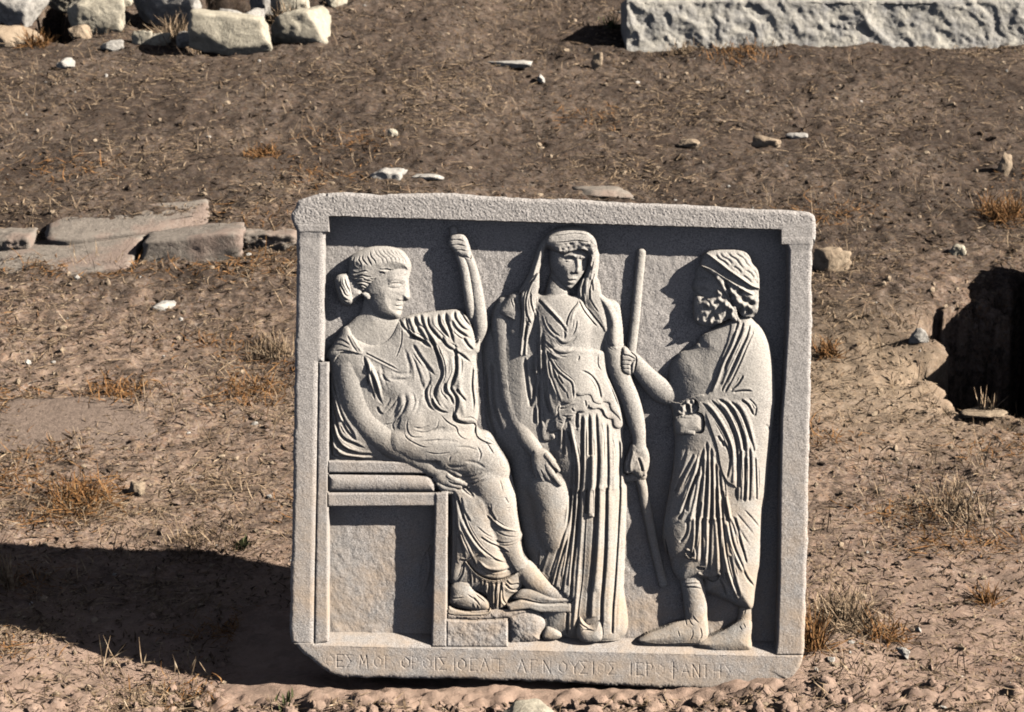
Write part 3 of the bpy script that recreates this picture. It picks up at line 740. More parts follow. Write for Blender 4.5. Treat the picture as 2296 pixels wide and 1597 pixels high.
# bodice: V neck and hanging U folds
relabel(B, T(4, [(640, 780), (610, 900), (700, 1000), (800, 1100), (880, 1170), (900, 1100), (930, 1000), (1010, 900), (1000, 780)]), only=BD, dz=-1.5)
line(T(4, [(610, 900), (700, 990), (790, 1090), (850, 1160), (890, 1220)]), 3.2, -8, 0.03, 0.1, only=[B, BD])
line(T(4, [(632, 890), (720, 980), (810, 1075), (862, 1140)]), 2.6, 4, 0.03, 0.2, only=[B, BD])
line(T(4, [(1000, 915), (930, 1000), (890, 1090), (882, 1150)]), 2.2, -5.5, 0.05, 0.1, only=[B, BD])
line(T(4, [(1020, 935), (960, 1010), (925, 1120)]), 3, 3, 0.05, 0.3, only=[B, BD])
lines(4, [[(790, 1265), (830, 1320), (880, 1330), (950, 1290), (990, 1230)], [(690, 1300), (760, 1380), (840, 1420), (920, 1410), (1000, 1350)], [(680, 1380), (740, 1450), (800, 1480)], [(850, 1190), (870, 1240), (850, 1280)],
          [(650, 1270), (720, 1350), (800, 1420), (860, 1450)], [(640, 1040), (680, 1160), (740, 1240), (800, 1290)], [(985, 1080), (970, 1180), (930, 1250)], [(1010, 1440), (990, 1490)], [(700, 1120), (760, 1210), (830, 1260)],
          [(600, 1000), (605, 1130)]], 2.8, -4.6, BD)
lines(4, [[(720, 1290), (800, 1370), (880, 1390), (970, 1340)], [(770, 1230), (840, 1290), (900, 1295), (960, 1250)], [(690, 1340), (770, 1430), (850, 1455)]], 3.4, 2.6, BD)
# near (her right) arm
limb(B, T(4, [(300, 960, 22, 4), (270, 1100, 27, 5)]) + T(5, [(290, 80, 27, 6), (305, 250, 27, 7), (320, 420, 26, 8), (350, 600, 26, 11), (420, 780, 25, 16), (500, 940, 21, 28), (590, 1070, 16, 42), (640, 1150, 15, 48)]), 0.85)
bump(5, 330, 420, 60, 30, 2, only=B)
dome(B, T(5, [(560, 1050), (670, 1040), (755, 1120), (790, 1200), (770, 1290), (700, 1320), (610, 1310), (550, 1200)]), 50, 12, 18)
limb(B, T(5, [(690, 1100, 6.8, 58), (750, 1170, 6.0, 60), (805, 1245, 4.6, 59)]), 0.95)
limb(B, T(5, [(690, 1190, 7, 57), (755, 1290, 6.6, 59), (822, 1378, 4.8, 58)]), 0.95)
limb(B, T(5, [(645, 1210, 6.8, 55), (700, 1300, 6.2, 56), (742, 1360, 5, 54)]), 0.95)
limb(B, T(5, [(605, 1210, 6.4, 52), (645, 1300, 6, 53), (680, 1365, 5, 51)]), 0.95)
limb(B, T(5, [(572, 1210, 5.8, 48), (598, 1290, 5.4, 49), (630, 1350, 4.6, 47)]), 0.95)
lines(5, [[(672, 1215), (725, 1310), (765, 1375)], [(628, 1225), (672, 1315), (705, 1370)], [(590, 1230), (620, 1305), (650, 1360)]], 1.8, -3.6, B, t0=0.15, t1=0.05)
line(T(5, [(715, 1160), (750, 1215), (800, 1245)]), 2, -5, 0.1, 0.1, only=B)
# sleeve and shawl ends over that shoulder
dome(BD, T(4, [(380, 830), (450, 860), (470, 1000), (460, 1180), (440, 1320), (400, 1350), (350, 1290), (310, 1220), (330, 1110), (250, 1050), (230, 1010), (300, 900)]), 20, 18, 22)
lines(4, [[(370, 870), (400, 960), (410, 1050)], [(260, 1055), (330, 1085), (400, 1120)], [(420, 880), (450, 1000), (440, 1200), (415, 1340)]], 3.0, -8, BD)
# far (her left) arm and hand
limb(B, T(4, [(1310, 1000, 24, 14), (1330, 1200, 25, 16), (1340, 1330, 24, 17)]) + T(5, [(1370, 220, 25, 17), (1430, 400, 23, 17), (1500, 560, 22, 17), (1550, 730, 21, 18), (1585, 880, 17, 20), (1595, 980, 15, 21), (1590, 1060, 17, 21)]), 0.85)
dome(B, T(5, [(1520, 1000), (1600, 985), (1665, 1030), (1695, 1130), (1685, 1240), (1640, 1320), (1580, 1330), (1530, 1290), (1460, 1290), (1450, 1190), (1490, 1080)]), 20, 14, 14)
limb('hand_torch', T(5, [(1480, 1345, 9, 8), (1560, 1325, 10, 12), (1625, 1310, 11, 14)]) , 0.9)
limb('hand_torch', T(6, [(1205, -130, 11.5, 9), (1240, 0, 11.5, 8), (1290, 250, 11.2, 8), (1340, 500, 10.6, 8), (1390, 720, 10.2, 8), (1428, 885, 10, 8)]), 0.95, smooth=False)
for a, b in (((1560, 1090), (1540, 1200)), ((1590, 1110), (1575, 1240)), ((1610, 1180), (1600, 1290)), ((1650, 1150), (1640, 1290))):
    limb(B, T(5, [(a[0], a[1], 5.4, 28), ((a[0] + b[0]) / 2 - 4, (a[1] + b[1]) / 2, 5.6, 30), (b[0], b[1], 4.6, 28)]), 0.9)
line(T(5, [(1580, 1130), (1605, 1190), (1625, 1270)]), 3.4, -10, 0.1, 0.1, only=B)
line(T(5, [(1520, 1060), (1490, 1180), (1490, 1280)]), 3.4, -7, 0.1, 0.1, only=B)
# shawl over the far shoulder
dome(BV, T(4, [(1170, 760), (1230, 845), (1310, 905), (1365, 985), (1400, 1090), (1412, 1220), (1410, 1330), (1400, 1410), (1350, 1410), (1290, 1360), (1270, 1250), (1280, 1130), (1240, 1010), (1180, 900), (1120, 820)]), 22, 22, 24)
lines(4, [[(1215, 960), (1260, 1060), (1285, 1160), (1275, 1270), (1300, 1360), (1350, 1400)], [(1290, 1340), (1370, 1350), (1400, 1330)]], 2.4, -6, [BV, B, BD])
soft(T(4, [(1110, 820), (1240, 860), (1340, 960), (1405, 1120), (1405, 1380), (1290, 1340), (1200, 1150), (1130, 980)]), 16, only=[BV, B, BD])
# neck and head
limb(B, T(4, [(830, 640, 22, 14), (812, 740, 23, 13), (800, 840, 27, 12), (805, 940, 34, 6)]), 0.7)
soft(T(4, [(640, 800), (760, 830), (900, 830), (1020, 800), (1000, 920), (880, 1010), (760, 1000), (620, 920)]), 22, only=[B, BD])
dome(B, T(10, [(300, 620), (500, 560), (850, 560), (1080, 680), (1095, 800), (1045, 900), (1020, 980), (965, 1090), (905, 1190), (835, 1280), (765, 1360), (690, 1410), (590, 1400), (480, 1320), (380, 1180), (300, 1000), (270, 800)]), 20, 26, 48)
tilt(T(10, [(180, 480), (900, 480), (1120, 680), (1100, 900), (900, 1200), (700, 1440), (560, 1440), (300, 1200), (180, 900)]), lin(1201.9 + 300 * .1112, 0, -11, 1201.9 + 760 * .1112, 0, 0), only=B)
line(T(10, [(830, 800), (845, 900), (850, 1000), (838, 1050)]), 4.8, 5.6, 0.15, 0, only=B)
bump(10, 830, 1030, 52, 45, 3.8, only=B)
bump(10, 745, 1050, 45, 36, 2.0, only=B)
line(T(10, [(690, 1085), (750, 1100), (830, 1090)]), 2.4, -8, 0.15, 0.1, only=B)
bump(10, 640, 820, 120, 60, -6, only=B); bump(10, 755, 815, 60, 50, -6, only=B); bump(10, 955, 850, 75, 50, -5.5, only=B)
bump(10, 640, 835, 70, 34, 4.5, only=B); bump(10, 955, 862, 48, 30, 4.0, only=B)
lines(10, [[(560, 830), (620, 795), (700, 810)], [(905, 855), (950, 830), (1010, 850)], [(560, 850), (640, 870), (710, 850)]], 1.3, -1.8, B)
line(T(10, [(520, 770), (620, 725), (740, 730), (800, 770)]), 3.5, 4, 0.2, 0.1, only=B)
line(T(10, [(880, 770), (960, 775), (1040, 800)]), 3.5, 3, 0.1, 0.2, only=B)
bump(10, 730, 1195, 80, 28, 4.5, only=B); bump(10, 690, 1275, 80, 32, 4.5, only=B)
line(T(10, [(630, 1215), (700, 1240), (800, 1215)]), 1.6, -5, 0.1, 0.1, only=B)
bump(10, 640, 1330, 110, 26, -2.5, only=B); bump(10, 640, 1375, 80, 50, 4.0, only=B)
bump(10, 560, 980, 110, 110, 4.0, only=B)
# veil and hair
dome(BV, T(4, [(690, 285), (760, 218), (850, 192), (950, 184), (1050, 196), (1120, 240), (1170, 310), (1188, 400), (1208, 470), (1200, 600), (1190, 690), (1205, 770), (1150, 830), (1090, 760), (1060, 680), (1080, 600), (1100, 540), (1090, 470), (1000, 400), (850, 400), (780, 440), (690, 400), (660, 500), (620, 640), (620, 790), (560, 800), (480, 830), (420, 840), (470, 740), (520, 650), (560, 540), (600, 420), (640, 340)]), 18, 30, 40)
dome(BV, T(4, [(1060, 680), (1190, 690), (1230, 845), (1270, 1000), (1290, 1180), (1260, 1220), (1190, 1140), (1110, 1060), (1050, 940), (1000, 880), (1000, 780)]), 28, 14, 26)
dome(BV, T(4, [(620, 640), (615, 790), (590, 900), (580, 1010), (560, 1140), (510, 1300), (500, 1440), (480, 1440), (490, 1250), (500, 1130), (455, 1440), (430, 1445), (440, 1200), (455, 1000), (440, 860), (480, 800), (540, 700)]), 38, 12, 14)
dome(BH, T(10, [(195, 490), (240, 380), (330, 310), (500, 240), (760, 220), (1000, 250), (1150, 350), (1220, 480), (1230, 590), (1200, 760), (1140, 860), (1110, 960), (1080, 880), (1100, 760), (1070, 690), (1000, 640), (920, 625), (830, 610), (730, 640), (640, 680), (540, 700), (430, 660), (330, 590)]), 40, 14, 26)
lines(10, [[(230, 400), (360, 340), (560, 320), (740, 290), (950, 310), (1150, 370)], [(330, 470), (480, 470), (640, 455), (800, 430), (960, 450), (1180, 490)], [(200, 500), (300, 560), (400, 600)]], 1.5, -4.5, [BH, BV])
rr = random.Random(5)
for i in range(26):
    t = i / 25
    bump(10, 420 + 780 * t + rr.uniform(-15, 15), 560 + 60 * math.sin(t * 3.1 + 2.4) + rr.uniform(-55, 55), 34, 30, rr.uniform(-3.4, 2.5), only=[BH])
lines(10, [[(430, 655), (520, 640), (600, 660)], [(640, 660), (740, 625), (830, 600)], [(860, 620), (960, 600), (1060, 660)], [(1090, 700), (1130, 780), (1110, 880)]], 2.2, 4, [BH])
lines(10, [[(900, 1190), (840, 1400), (860, 1500), (850, 1597)], [(985, 1210), (930, 1440), (950, 1597)], [(1180, 1080), (1090, 1350), (1080, 1597)], [(1020, 1080), (960, 1260), (960, 1300)]], 2.4, -6, [BV, B], t0=0.1, t1=0)
lines(10, [[(980, 1020), (960, 1200), (890, 1400), (900, 1590)], [(1100, 1000), (1020, 1300), (1000, 1590)]], 3, 3.5, [BV])
lines(4, [[(1000, 900), (1050, 1000), (1110, 1080), (1190, 1170)], [(1050, 850), (1060, 950), (1140, 1050), (1250, 1190)], [(1110, 780), (1120, 900), (1200, 1030)], [(1130, 700), (1140, 820)]], 2.2, -6, [BV, BD], t0=0.1, t1=0.15)
lines(4, [[(600, 650), (530, 760), (490, 900), (500, 1040), (550, 1150)], [(560, 700), (500, 790), (470, 880), (470, 1000)], [(540, 830), (540, 930), (590, 1100)], [(455, 880), (465, 1080), (450, 1280)], [(500, 1140), (470, 1300)]], 2.6, -7, [BV, BD], t0=0.1, t1=0.1)
# feet
dome(B, T(6, [(650, 1240), (670, 1160), (700, 1200), (760, 1240), (850, 1200), (880, 1290), (860, 1380), (760, 1405), (670, 1380), (640, 1320)]), 34, 16, 24, op='over')
lines(6, [[(660, 1190), (690, 1240), (760, 1280)], [(690, 1290), (740, 1280), (800, 1290)]], 2.6, -7, B)
dome(B, T(6, [(330, 1330), (380, 1260), (460, 1290), (510, 1350), (440, 1385), (350, 1380)]), 22, 12, 14)

# ================================================================ bearded man
C = 'bearded_man'; CD = 'bearded_man_cloak'; CH = 'bearded_man_hair'; CB = 'headband'
limb('long_torch', T(7, [(296, 138, 10, 8), (265, 450, 10.2, 8), (238, 750, 10.6, 9), (205, 1010, 11, 11), (175, 1240, 11, 10)]), 0.95, smooth=False)
body = (T(7, [(870, 870), (800, 960), (720, 1010), (640, 1050), (560, 1150), (540, 1280), (545, 1400), (560, 1500)]) + T(8, [(585, 300), (600, 500), (590, 700), (560, 900), (520, 1100), (498, 1250), (490, 1400), (530, 1550)])
        + T(9, [(340, 220), (400, 450), (440, 600), (520, 700), (620, 690), (770, 680), (780, 800), (900, 860), (1060, 930), (1150, 980), (1300, 1000), (1340, 800), (1370, 620), (1400, 450), (1410, 0)])
        + T(8, [(1380, 1597), (1385, 1400), (1392, 1170), (1420, 1000), (1450, 700), (1480, 450), (1505, 200)]) + T(7, [(1510, 1500), (1502, 1300), (1482, 1100), (1450, 950), (1400, 850), (1330, 770), (1200, 700)]))
dome(CD, body, 16, 32, 78)
bump(7, 1250, 1150, 260, 300, 6, only=CD)
limb(CD, T(8, [(760, 700, 50, 12), (720, 1000, 56, 12), (680, 1250, 56, 12), (640, 1450, 44, 12)]), 0.7, only=CD)
limb(CD, T(8, [(1150, 900, 66, 10), (1150, 1300, 62, 8)]) + T(9, [(1180, 300, 46, 8), (1200, 700, 30, 10)]), 0.6, only=CD)
soft(body, 24, only=CD)
dome(None, body, 0, 13, 98, op='add', only=CD)
tilt(T(7, [(700, 960), (1000, 900), (1000, 1400), (560, 1480), (480, 1200)]), lin(1495, 0, -12, 1590, 0, 0), only=[CD, C])
relabel(C, T(7, [(860, 870), (720, 1000), (620, 1050), (540, 1160), (530, 1420), (620, 1480), (800, 1420), (890, 1400), (960, 1200), (1040, 1000), (1100, 800), (1060, 760)]), only=CD, dz=-3)
# mantle folds over the far shoulder
lines(7, [[(1170, 740), (1130, 850), (1080, 980), (1010, 1120), (960, 1260), (900, 1400)], [(1210, 760), (1170, 880), (1110, 1010), (1050, 1130), (1030, 1200)], [(1270, 780), (1230, 900), (1190, 980), (1110, 1150), (1050, 1280), (1000, 1390)],
          [(1300, 840), (1230, 980), (1170, 1120), (1090, 1290), (1030, 1400)], [(1200, 1240), (1150, 1320), (1090, 1370)]], 3.0, -8, [CD, C], t0=0.05, t1=0.05)
lines(7, [[(1150, 820), (1100, 960), (1030, 1100), (970, 1280), (920, 1400)], [(1240, 800), (1190, 900), (1130, 1030), (1070, 1180), (1010, 1350)], [(1290, 850), (1210, 1000), (1130, 1180), (1060, 1340)]], 3.6, 4.5, [CD], t0=0.05, t1=0.1)
line(T(7, [(1110, 1395), (1200, 1380), (1290, 1385)]), 3.4, -7, 0.1, 0.2, only=[CD])
lines(7, [[(1240, 1440), (1300, 1500), (1330, 1550)], [(1180, 1450), (1280, 1540)]], 2.6, -4, CD)
# forearm and hand of the far arm
limb(C, T(7, [(560, 1430, 24, 12), (480, 1390, 27, 13), (380, 1300, 24, 15), (300, 1210, 21, 16), (245, 1130, 17, 18), (205, 1090, 15, 20)]), 0.8)
dome(C, T(7, [(100, 1075), (112, 1000), (150, 985), (195, 1035), (245, 1075), (250, 1150), (215, 1235), (160, 1245), (112, 1215), (98, 1140)]), 20, 12, 12, op='over')
lines(7, [[(104, 1118), (150, 1112), (215, 1122)], [(108, 1155), (155, 1150), (212, 1160)], [(114, 1192), (160, 1188), (205, 1196)]], 2.0, -2.8, C, t0=0.02, t1=0.2)
line(T(7, [(130, 1065), (175, 1070), (240, 1105)]), 2.6, -5, 0.05, 0.2, only=C)
line(T(7, [(240, 1110), (205, 1130), (200, 1220), (215, 1290)]), 3.4, -7, 0.1, 0.2, only=C)
# lower mantle: fan of folds
lines(8, [clipy(q, hi=1212) for q in [[(850, 560), (820, 680), (780, 830), (720, 960), (690, 1130)], [(840, 640), (830, 800), (800, 1000), (780, 1200), (760, 1400), (740, 1560)], [(760, 620), (700, 740), (640, 860), (600, 960)],
          [(780, 800), (720, 980), (660, 1130), (590, 1280)], [(870, 500), (880, 700), (870, 900), (850, 1150), (830, 1400), (820, 1597)], [(910, 560), (915, 800), (915, 1050), (905, 1300), (890, 1597)],
          [(950, 700), (960, 900), (960, 1100), (965, 1300), (990, 1597)], [(985, 760), (1000, 950), (1010, 1150), (1030, 1400), (1080, 1597)], [(1010, 950), (1040, 1100), (1080, 1300), (1150, 1500), (1180, 1597)],
          [(820, 1050), (800, 1150), (790, 1210)]]], 4.0, -9, CD, t0=0.08, t1=0)
lines(8, [clipy(q, hi=1212) for q in [[(800, 650), (750, 830), (680, 1000), (630, 1150)], [(830, 760), (790, 950), (740, 1150), (700, 1350)], [(885, 620), (895, 900), (880, 1200), (850, 1500)], [(930, 640), (935, 1000), (940, 1250), (950, 1550)], [(975, 900), (990, 1100), (1010, 1400), (1040, 1597)], [(1040, 1000), (1080, 1200), (1120, 1400)], [(850, 800), (830, 1100), (800, 1500)]]], 3.8, 5.5, CD, t0=0.1, t1=0)
lines(8, [[(1130, 1150), (1220, 1260), (1320, 1380)], [(1080, 1150), (1180, 1330), (1280, 1480)], [(1200, 1120), (1300, 1230), (1370, 1320)], [(1400, 360), (1440, 400), (1480, 440)], [(620, 900), (580, 1000)], [(700, 560), (660, 700), (610, 850)], [(1040, 1120), (1160, 1400), (1250, 1590)]], 3.6, -3.6, CD)
lines(9, [[(680, 0), (670, 200), (640, 420)], [(740, 0), (735, 250), (740, 480)], [(830, 0), (820, 300), (810, 600)], [(910, 0), (930, 300), (950, 520), (960, 700)], [(960, 0), (990, 300), (1040, 560), (1110, 780)],
          [(1020, 0), (1070, 250), (1160, 480), (1230, 640), (1330, 770)], [(580, 0), (570, 150), (500, 260)], [(1100, 0), (1160, 250), (1230, 500)], [(1040, 420), (1090, 640), (1150, 860)], [(920, 620), (980, 760), (1010, 860)], [(1000, 600), (1080, 800), (1120, 900)]], 3.4, -8.5, CD, t0=0, t1=0.1)
lines(9, [[(650, 0), (650, 200), (630, 400)], [(710, 0), (700, 300), (690, 480)], [(790, 0), (785, 300), (780, 520)], [(880, 0), (900, 300), (910, 600)], [(940, 0), (970, 300), (1020, 560), (1070, 740), (1100, 850)], [(1010, 60), (1060, 320), (1140, 480), (1210, 600)]], 3.4, 5.5, CD, t0=0, t1=0.1)
# turned hems at the front
dome(CD, T(9, [(560, 330), (600, 330), (640, 400), (655, 300), (670, 440), (640, 440), (560, 420)]), 5, 4, 6, op='add', only=CD)
dome(CD, T(9, [(560, 340), (610, 350), (640, 405), (610, 425), (570, 395)]), -8, -3, 8, op='add', only=CD)
dome(CD, T(9, [(680, 520), (780, 535), (770, 565), (700, 560)]), -7, -3, 8, op='add', only=CD)
dome(CD, T(9, [(790, 660), (860, 640), (925, 620), (910, 670), (850, 690)]), -8, -3, 8, op='add', only=CD)
line(T(9, [(690, 590), (740, 620), (800, 630), (700, 650)]), 3, 4, 0.1, 0.1, only=CD)
# arm wrapped in the mantle, with the folds that hang from it
dome(CD, T(8, [(640, 180), (720, 130), (880, 110), (1000, 118), (1130, 108), (1220, 130), (1290, 220), (1320, 400), (1320, 600), (1335, 800), (1340, 1000), (1338, 1070), (1260, 1065), (1160, 1075), (1140, 940), (1060, 870), (1000, 760), (960, 560), (920, 420), (860, 250), (800, 240), (680, 260)]), 40, 12, 26)
lap(T(8, [(860, 250), (920, 420), (965, 560), (1000, 750), (1055, 870), (1135, 930), (1145, 1060)]), 4, 30, -1, only=CD)
lines(8, [[(820, 160), (900, 230), (980, 350), (1050, 480), (1090, 620), (1070, 760), (1050, 850)], [(900, 130), (990, 220), (1070, 340), (1130, 500), (1150, 700), (1145, 900), (1145, 1060)], [(970, 130), (1080, 200), (1150, 330), (1200, 480), (1210, 600)],
          [(1080, 150), (1170, 240), (1230, 380), (1280, 520), (1300, 620)], [(1010, 500), (1060, 580), (1090, 660)], [(1180, 580), (1170, 760), (1160, 930)], [(1255, 560), (1265, 760), (1260, 900), (1255, 1060)], [(1220, 640), (1215, 850), (1210, 1060)],
          [(1310, 650), (1320, 850), (1325, 1050)], [(970, 460), (1030, 560)], [(1180, 140), (1240, 180), (1300, 280), (1320, 210)]], 3.4, -8, CD, t0=0.08, t1=0.05)
lines(8, [[(860, 150), (950, 250), (1040, 400), (1100, 560), (1115, 740), (1110, 900)], [(950, 130), (1050, 230), (1130, 380), (1180, 560), (1195, 760), (1190, 1050)], [(1040, 140), (1130, 230), (1200, 370), (1240, 540), (1240, 760), (1235, 1050)], [(1120, 130), (1210, 240), (1270, 400), (1290, 600), (1295, 850), (1300, 1050)]], 4, 4.5, CD, t0=0.1, t1=0.05)
# hand with the bunch of ears
dome(C, T(8, [(720, 265), (800, 250), (850, 290), (855, 400), (830, 440), (740, 450), (620, 460), (590, 400), (590, 330), (640, 290)]), 42, 18, 24, op='over')
for y0 in (300, 345, 388, 430):
    limb(C, T(8, [(750, y0 + 6, 5.4, 53), (690, y0 - 2, 5.8, 51), (612, y0 + 8, 5, 42)]), 0.85)
dome(C, T(8, [(640, 190), (720, 135), (790, 150), (800, 240), (720, 280), (640, 280), (600, 250)]), 44, 12, 14, op='over')
rr = random.Random(9)
for i in range(34):
    bump(8, rr.uniform(625, 795), rr.uniform(150, 272), 16, 20, rr.choice([-6.5, 4.0]), only=C)
# head
dome(C, T(12, [(400, 120), (330, 300), (255, 420), (250, 540), (215, 640), (185, 720), (215, 760), (235, 800), (220, 860), (215, 960), (205, 1120), (240, 1290), (330, 1370), (440, 1390), (620, 1330), (820, 1270), (1000, 1000), (1000, 400), (700, 200)]), 22, 27, 66)
tilt(T(12, [(380, 80), (160, 600), (150, 1000), (200, 1320), (420, 1430), (700, 1380), (900, 1100), (900, 500)]), lin(1529.7 + 200 * .1283, 0, -24, 1529.7 + 880 * .1283, 0, 2), only=C)
bump(12, 250, 640, 70, 130, 5, only=C); bump(12, 330, 600, 90, 50, -5, only=C); bump(12, 340, 610, 50, 30, 5, only=C)
line(T(12, [(270, 540), (360, 520), (460, 560)]), 4, 4, 0.1, 0.2, only=C)
bump(12, 400, 690, 90, 60, 6.5, 30, only=C)
line(T(12, [(230, 830), (300, 840), (380, 880)]), 2.2, -5, 0.1, 0.2, only=C)
bump(12, 360, 910, 90, 80, 5, only=C)
# beard: locks
dome(CH, T(12, [(215, 900), (300, 860), (420, 900), (500, 860), (560, 760), (640, 740), (760, 900), (900, 1090), (960, 1280), (900, 1300), (820, 1260), (700, 1320), (560, 1370), (430, 1395), (320, 1370), (235, 1290), (205, 1120)]), lin(1555, 0, 20, 1640, 0, 42), 12, 24)
rr = random.Random(3)
for i in range(80):
    bx = rr.uniform(230, 860)
    bump(12, bx, rr.uniform(780, 1360), rr.uniform(26, 44), rr.uniform(34, 60), rr.choice([-5.0, -4.0, 4.5, 5.5]) * min(1.0, max(0.25, (bx - 200) / 260)), rr.uniform(-40, 40), only=[CH])
# hair cap and band
dome(CH, T(12, [(330, 310), (385, 160), (450, 95), (560, 66), (800, 52), (1000, 66), (1120, 105), (1190, 190), (1225, 290), (1280, 350), (1330, 430), (1352, 600), (1345, 800), (1328, 1000), (1322, 1110), (1290, 1200), (1240, 1225), (1050, 1225), (960, 1090), (900, 1060), (820, 1000), (800, 900), (700, 770), (620, 620), (545, 500), (450, 430)]), 26, 31, 76)
dome(CH, T(12, [(330, 330), (450, 430), (545, 500), (620, 620), (700, 770), (790, 900), (830, 1010), (960, 1100), (1050, 1225), (1240, 1225), (1310, 1120), (1330, 900), (1270, 850), (1100, 770), (900, 650), (700, 520), (500, 390)]), 40, 9, 14)
relabel(CB, T(12, [(400, 115), (560, 230), (800, 420), (1000, 560), (1200, 690), (1345, 740), (1340, 830), (1270, 850), (1100, 770), (900, 650), (700, 520), (500, 390), (330, 320), (360, 220)]), only=[CH], dz=-6.0)
line(T(12, [(390, 110), (560, 225), (800, 412), (1000, 552), (1200, 682), (1335, 735)]), 3.2, 7.5, 0, 0, only=[CH, CB, C])
line(T(12, [(325, 318), (500, 392), (700, 520), (900, 650), (1100, 770), (1270, 850)]), 3.4, 8.0, 0, 0.05, only=[CH, CB, C])
for q in ([(640, 90), (690, 180), (800, 240), (860, 330)], [(760, 75), (830, 170), (930, 230), (1000, 330), (1080, 400)], [(900, 72), (960, 150), (1060, 210), (1120, 310), (1220, 380)], [(1040, 90), (1090, 170), (1170, 230), (1230, 320)],
          [(560, 110), (620, 210), (730, 280), (800, 370)], [(860, 340), (960, 400), (1020, 480)], [(1080, 410), (1180, 470), (1250, 560)], [(1220, 400), (1290, 500), (1310, 620)], [(1020, 500), (1120, 560), (1200, 650)], [(1260, 570), (1310, 660)]):
    line(T(12, q), 1.9, -2.3, 0.2, 0.2, only=CH)
    line(T(12, [(c[0] + 40, c[1] - 22) for c in q]), 2.2, 1.5, 0.2, 0.2, only=CH)
rr = random.Random(4)
for x, y, a in [(500, 470, 5), (590, 560, 6), (660, 640, 6), (720, 720, 6), (760, 620, -7), (770, 700, -8), (620, 760, 7), (680, 830, 7), (760, 860, 6), (800, 920, 6), (640, 930, 7), (720, 980, 6), (800, 1050, 6), (870, 1100, 5),
                (840, 870, -10), (880, 980, -11), (860, 800, 7), (920, 860, 7), (960, 960, 8), (1000, 790, -8), (1050, 1010, 7), (1060, 920, -7), (1150, 1040, 7), (1190, 990, -9), (1150, 1140, -9), (1000, 1120, -10), (1210, 1120, 6), (1250, 1200, -7),
                (1180, 900, 5), (1260, 950, 5), (1280, 1080, 5), (930, 740, 5), (830, 740, 5)]:
    bump(12, x, y, rr.uniform(38, 54), rr.uniform(36, 50), a * 1.25, rr.uniform(-40, 40), only=[CH])
line(T(12, [(740, 620), (790, 720), (820, 860), (870, 1030)]), 2.6, -9, 0.1, 0.1, only=CH)
# fillet end falling from the hair
limb(CH, T(12, [(900, 1080, 5, 46), (920, 1200, 5, 44), (975, 1290, 4, 42)]), 0.8)
bump(7, 795, 960, 26, 26, 11, only=[C, CD])
# legs, boots
limb(C, T(9, [(620, 600, 24, 12), (640, 700, 26, 14), (665, 800, 27, 16), (680, 950, 26, 18), (690, 1100, 25, 18), (700, 1250, 26, 18)]), 0.85)
dome('boot', T(9, [(560, 1120), (640, 1080), (780, 1080), (808, 1200), (812, 1300), (760, 1390), (680, 1400), (300, 1400), (130, 1392), (45, 1345), (60, 1325), (150, 1270), (300, 1215), (450, 1150)]), 26, 20, 32)
relabel('boot', T(9, [(500, 730), (740, 720), (800, 850), (810, 1200), (520, 1200)]), only=[C])
lines(9, [[(540, 715), (640, 700), (735, 700)], [(545, 740), (640, 735), (735, 745)]], 2.0, 4, ['boot', C])
line(T(9, [(530, 765), (640, 757), (740, 775)]), 1.8, -4, 0.05, 0.05, only=['boot', C])
lines(9, [[(560, 1080), (580, 1180)], [(600, 1080), (620, 1140), (660, 1180)], [(640, 1060), (680, 1120), (720, 1150)], [(720, 1180), (740, 1280), (700, 1340)], [(640, 1200), (640, 1280), (600, 1340)], [(480, 1220), (500, 1300)], [(570, 930), (590, 1000), (600, 1060)]], 1.8, -4, 'boot')
line(T(9, [(90, 1362), (300, 1385), (520, 1375), (690, 1375)]), 1.8, -4, 0.05, 0.05, only='boot')
limb('boot', T(9, [(1240, 960, 16, 10), (1235, 1080, 16, 12), (1210, 1200, 19, 14)]), 0.85)
dome('boot', T(9, [(740, 1325), (850, 1290), (1000, 1220), (1100, 1160), (1200, 1110), (1290, 1130), (1285, 1300), (1282, 1440), (1100, 1470), (900, 1472), (780, 1440), (690, 1390)]), 30, 20, 34)
lines(9, [[(1150, 1170), (1180, 1220)], [(1190, 1140), (1220, 1200)], [(880, 1300), (1000, 1250)], [(1230, 1000), (1210, 1060)]], 1.8, -3.5, 'boot')

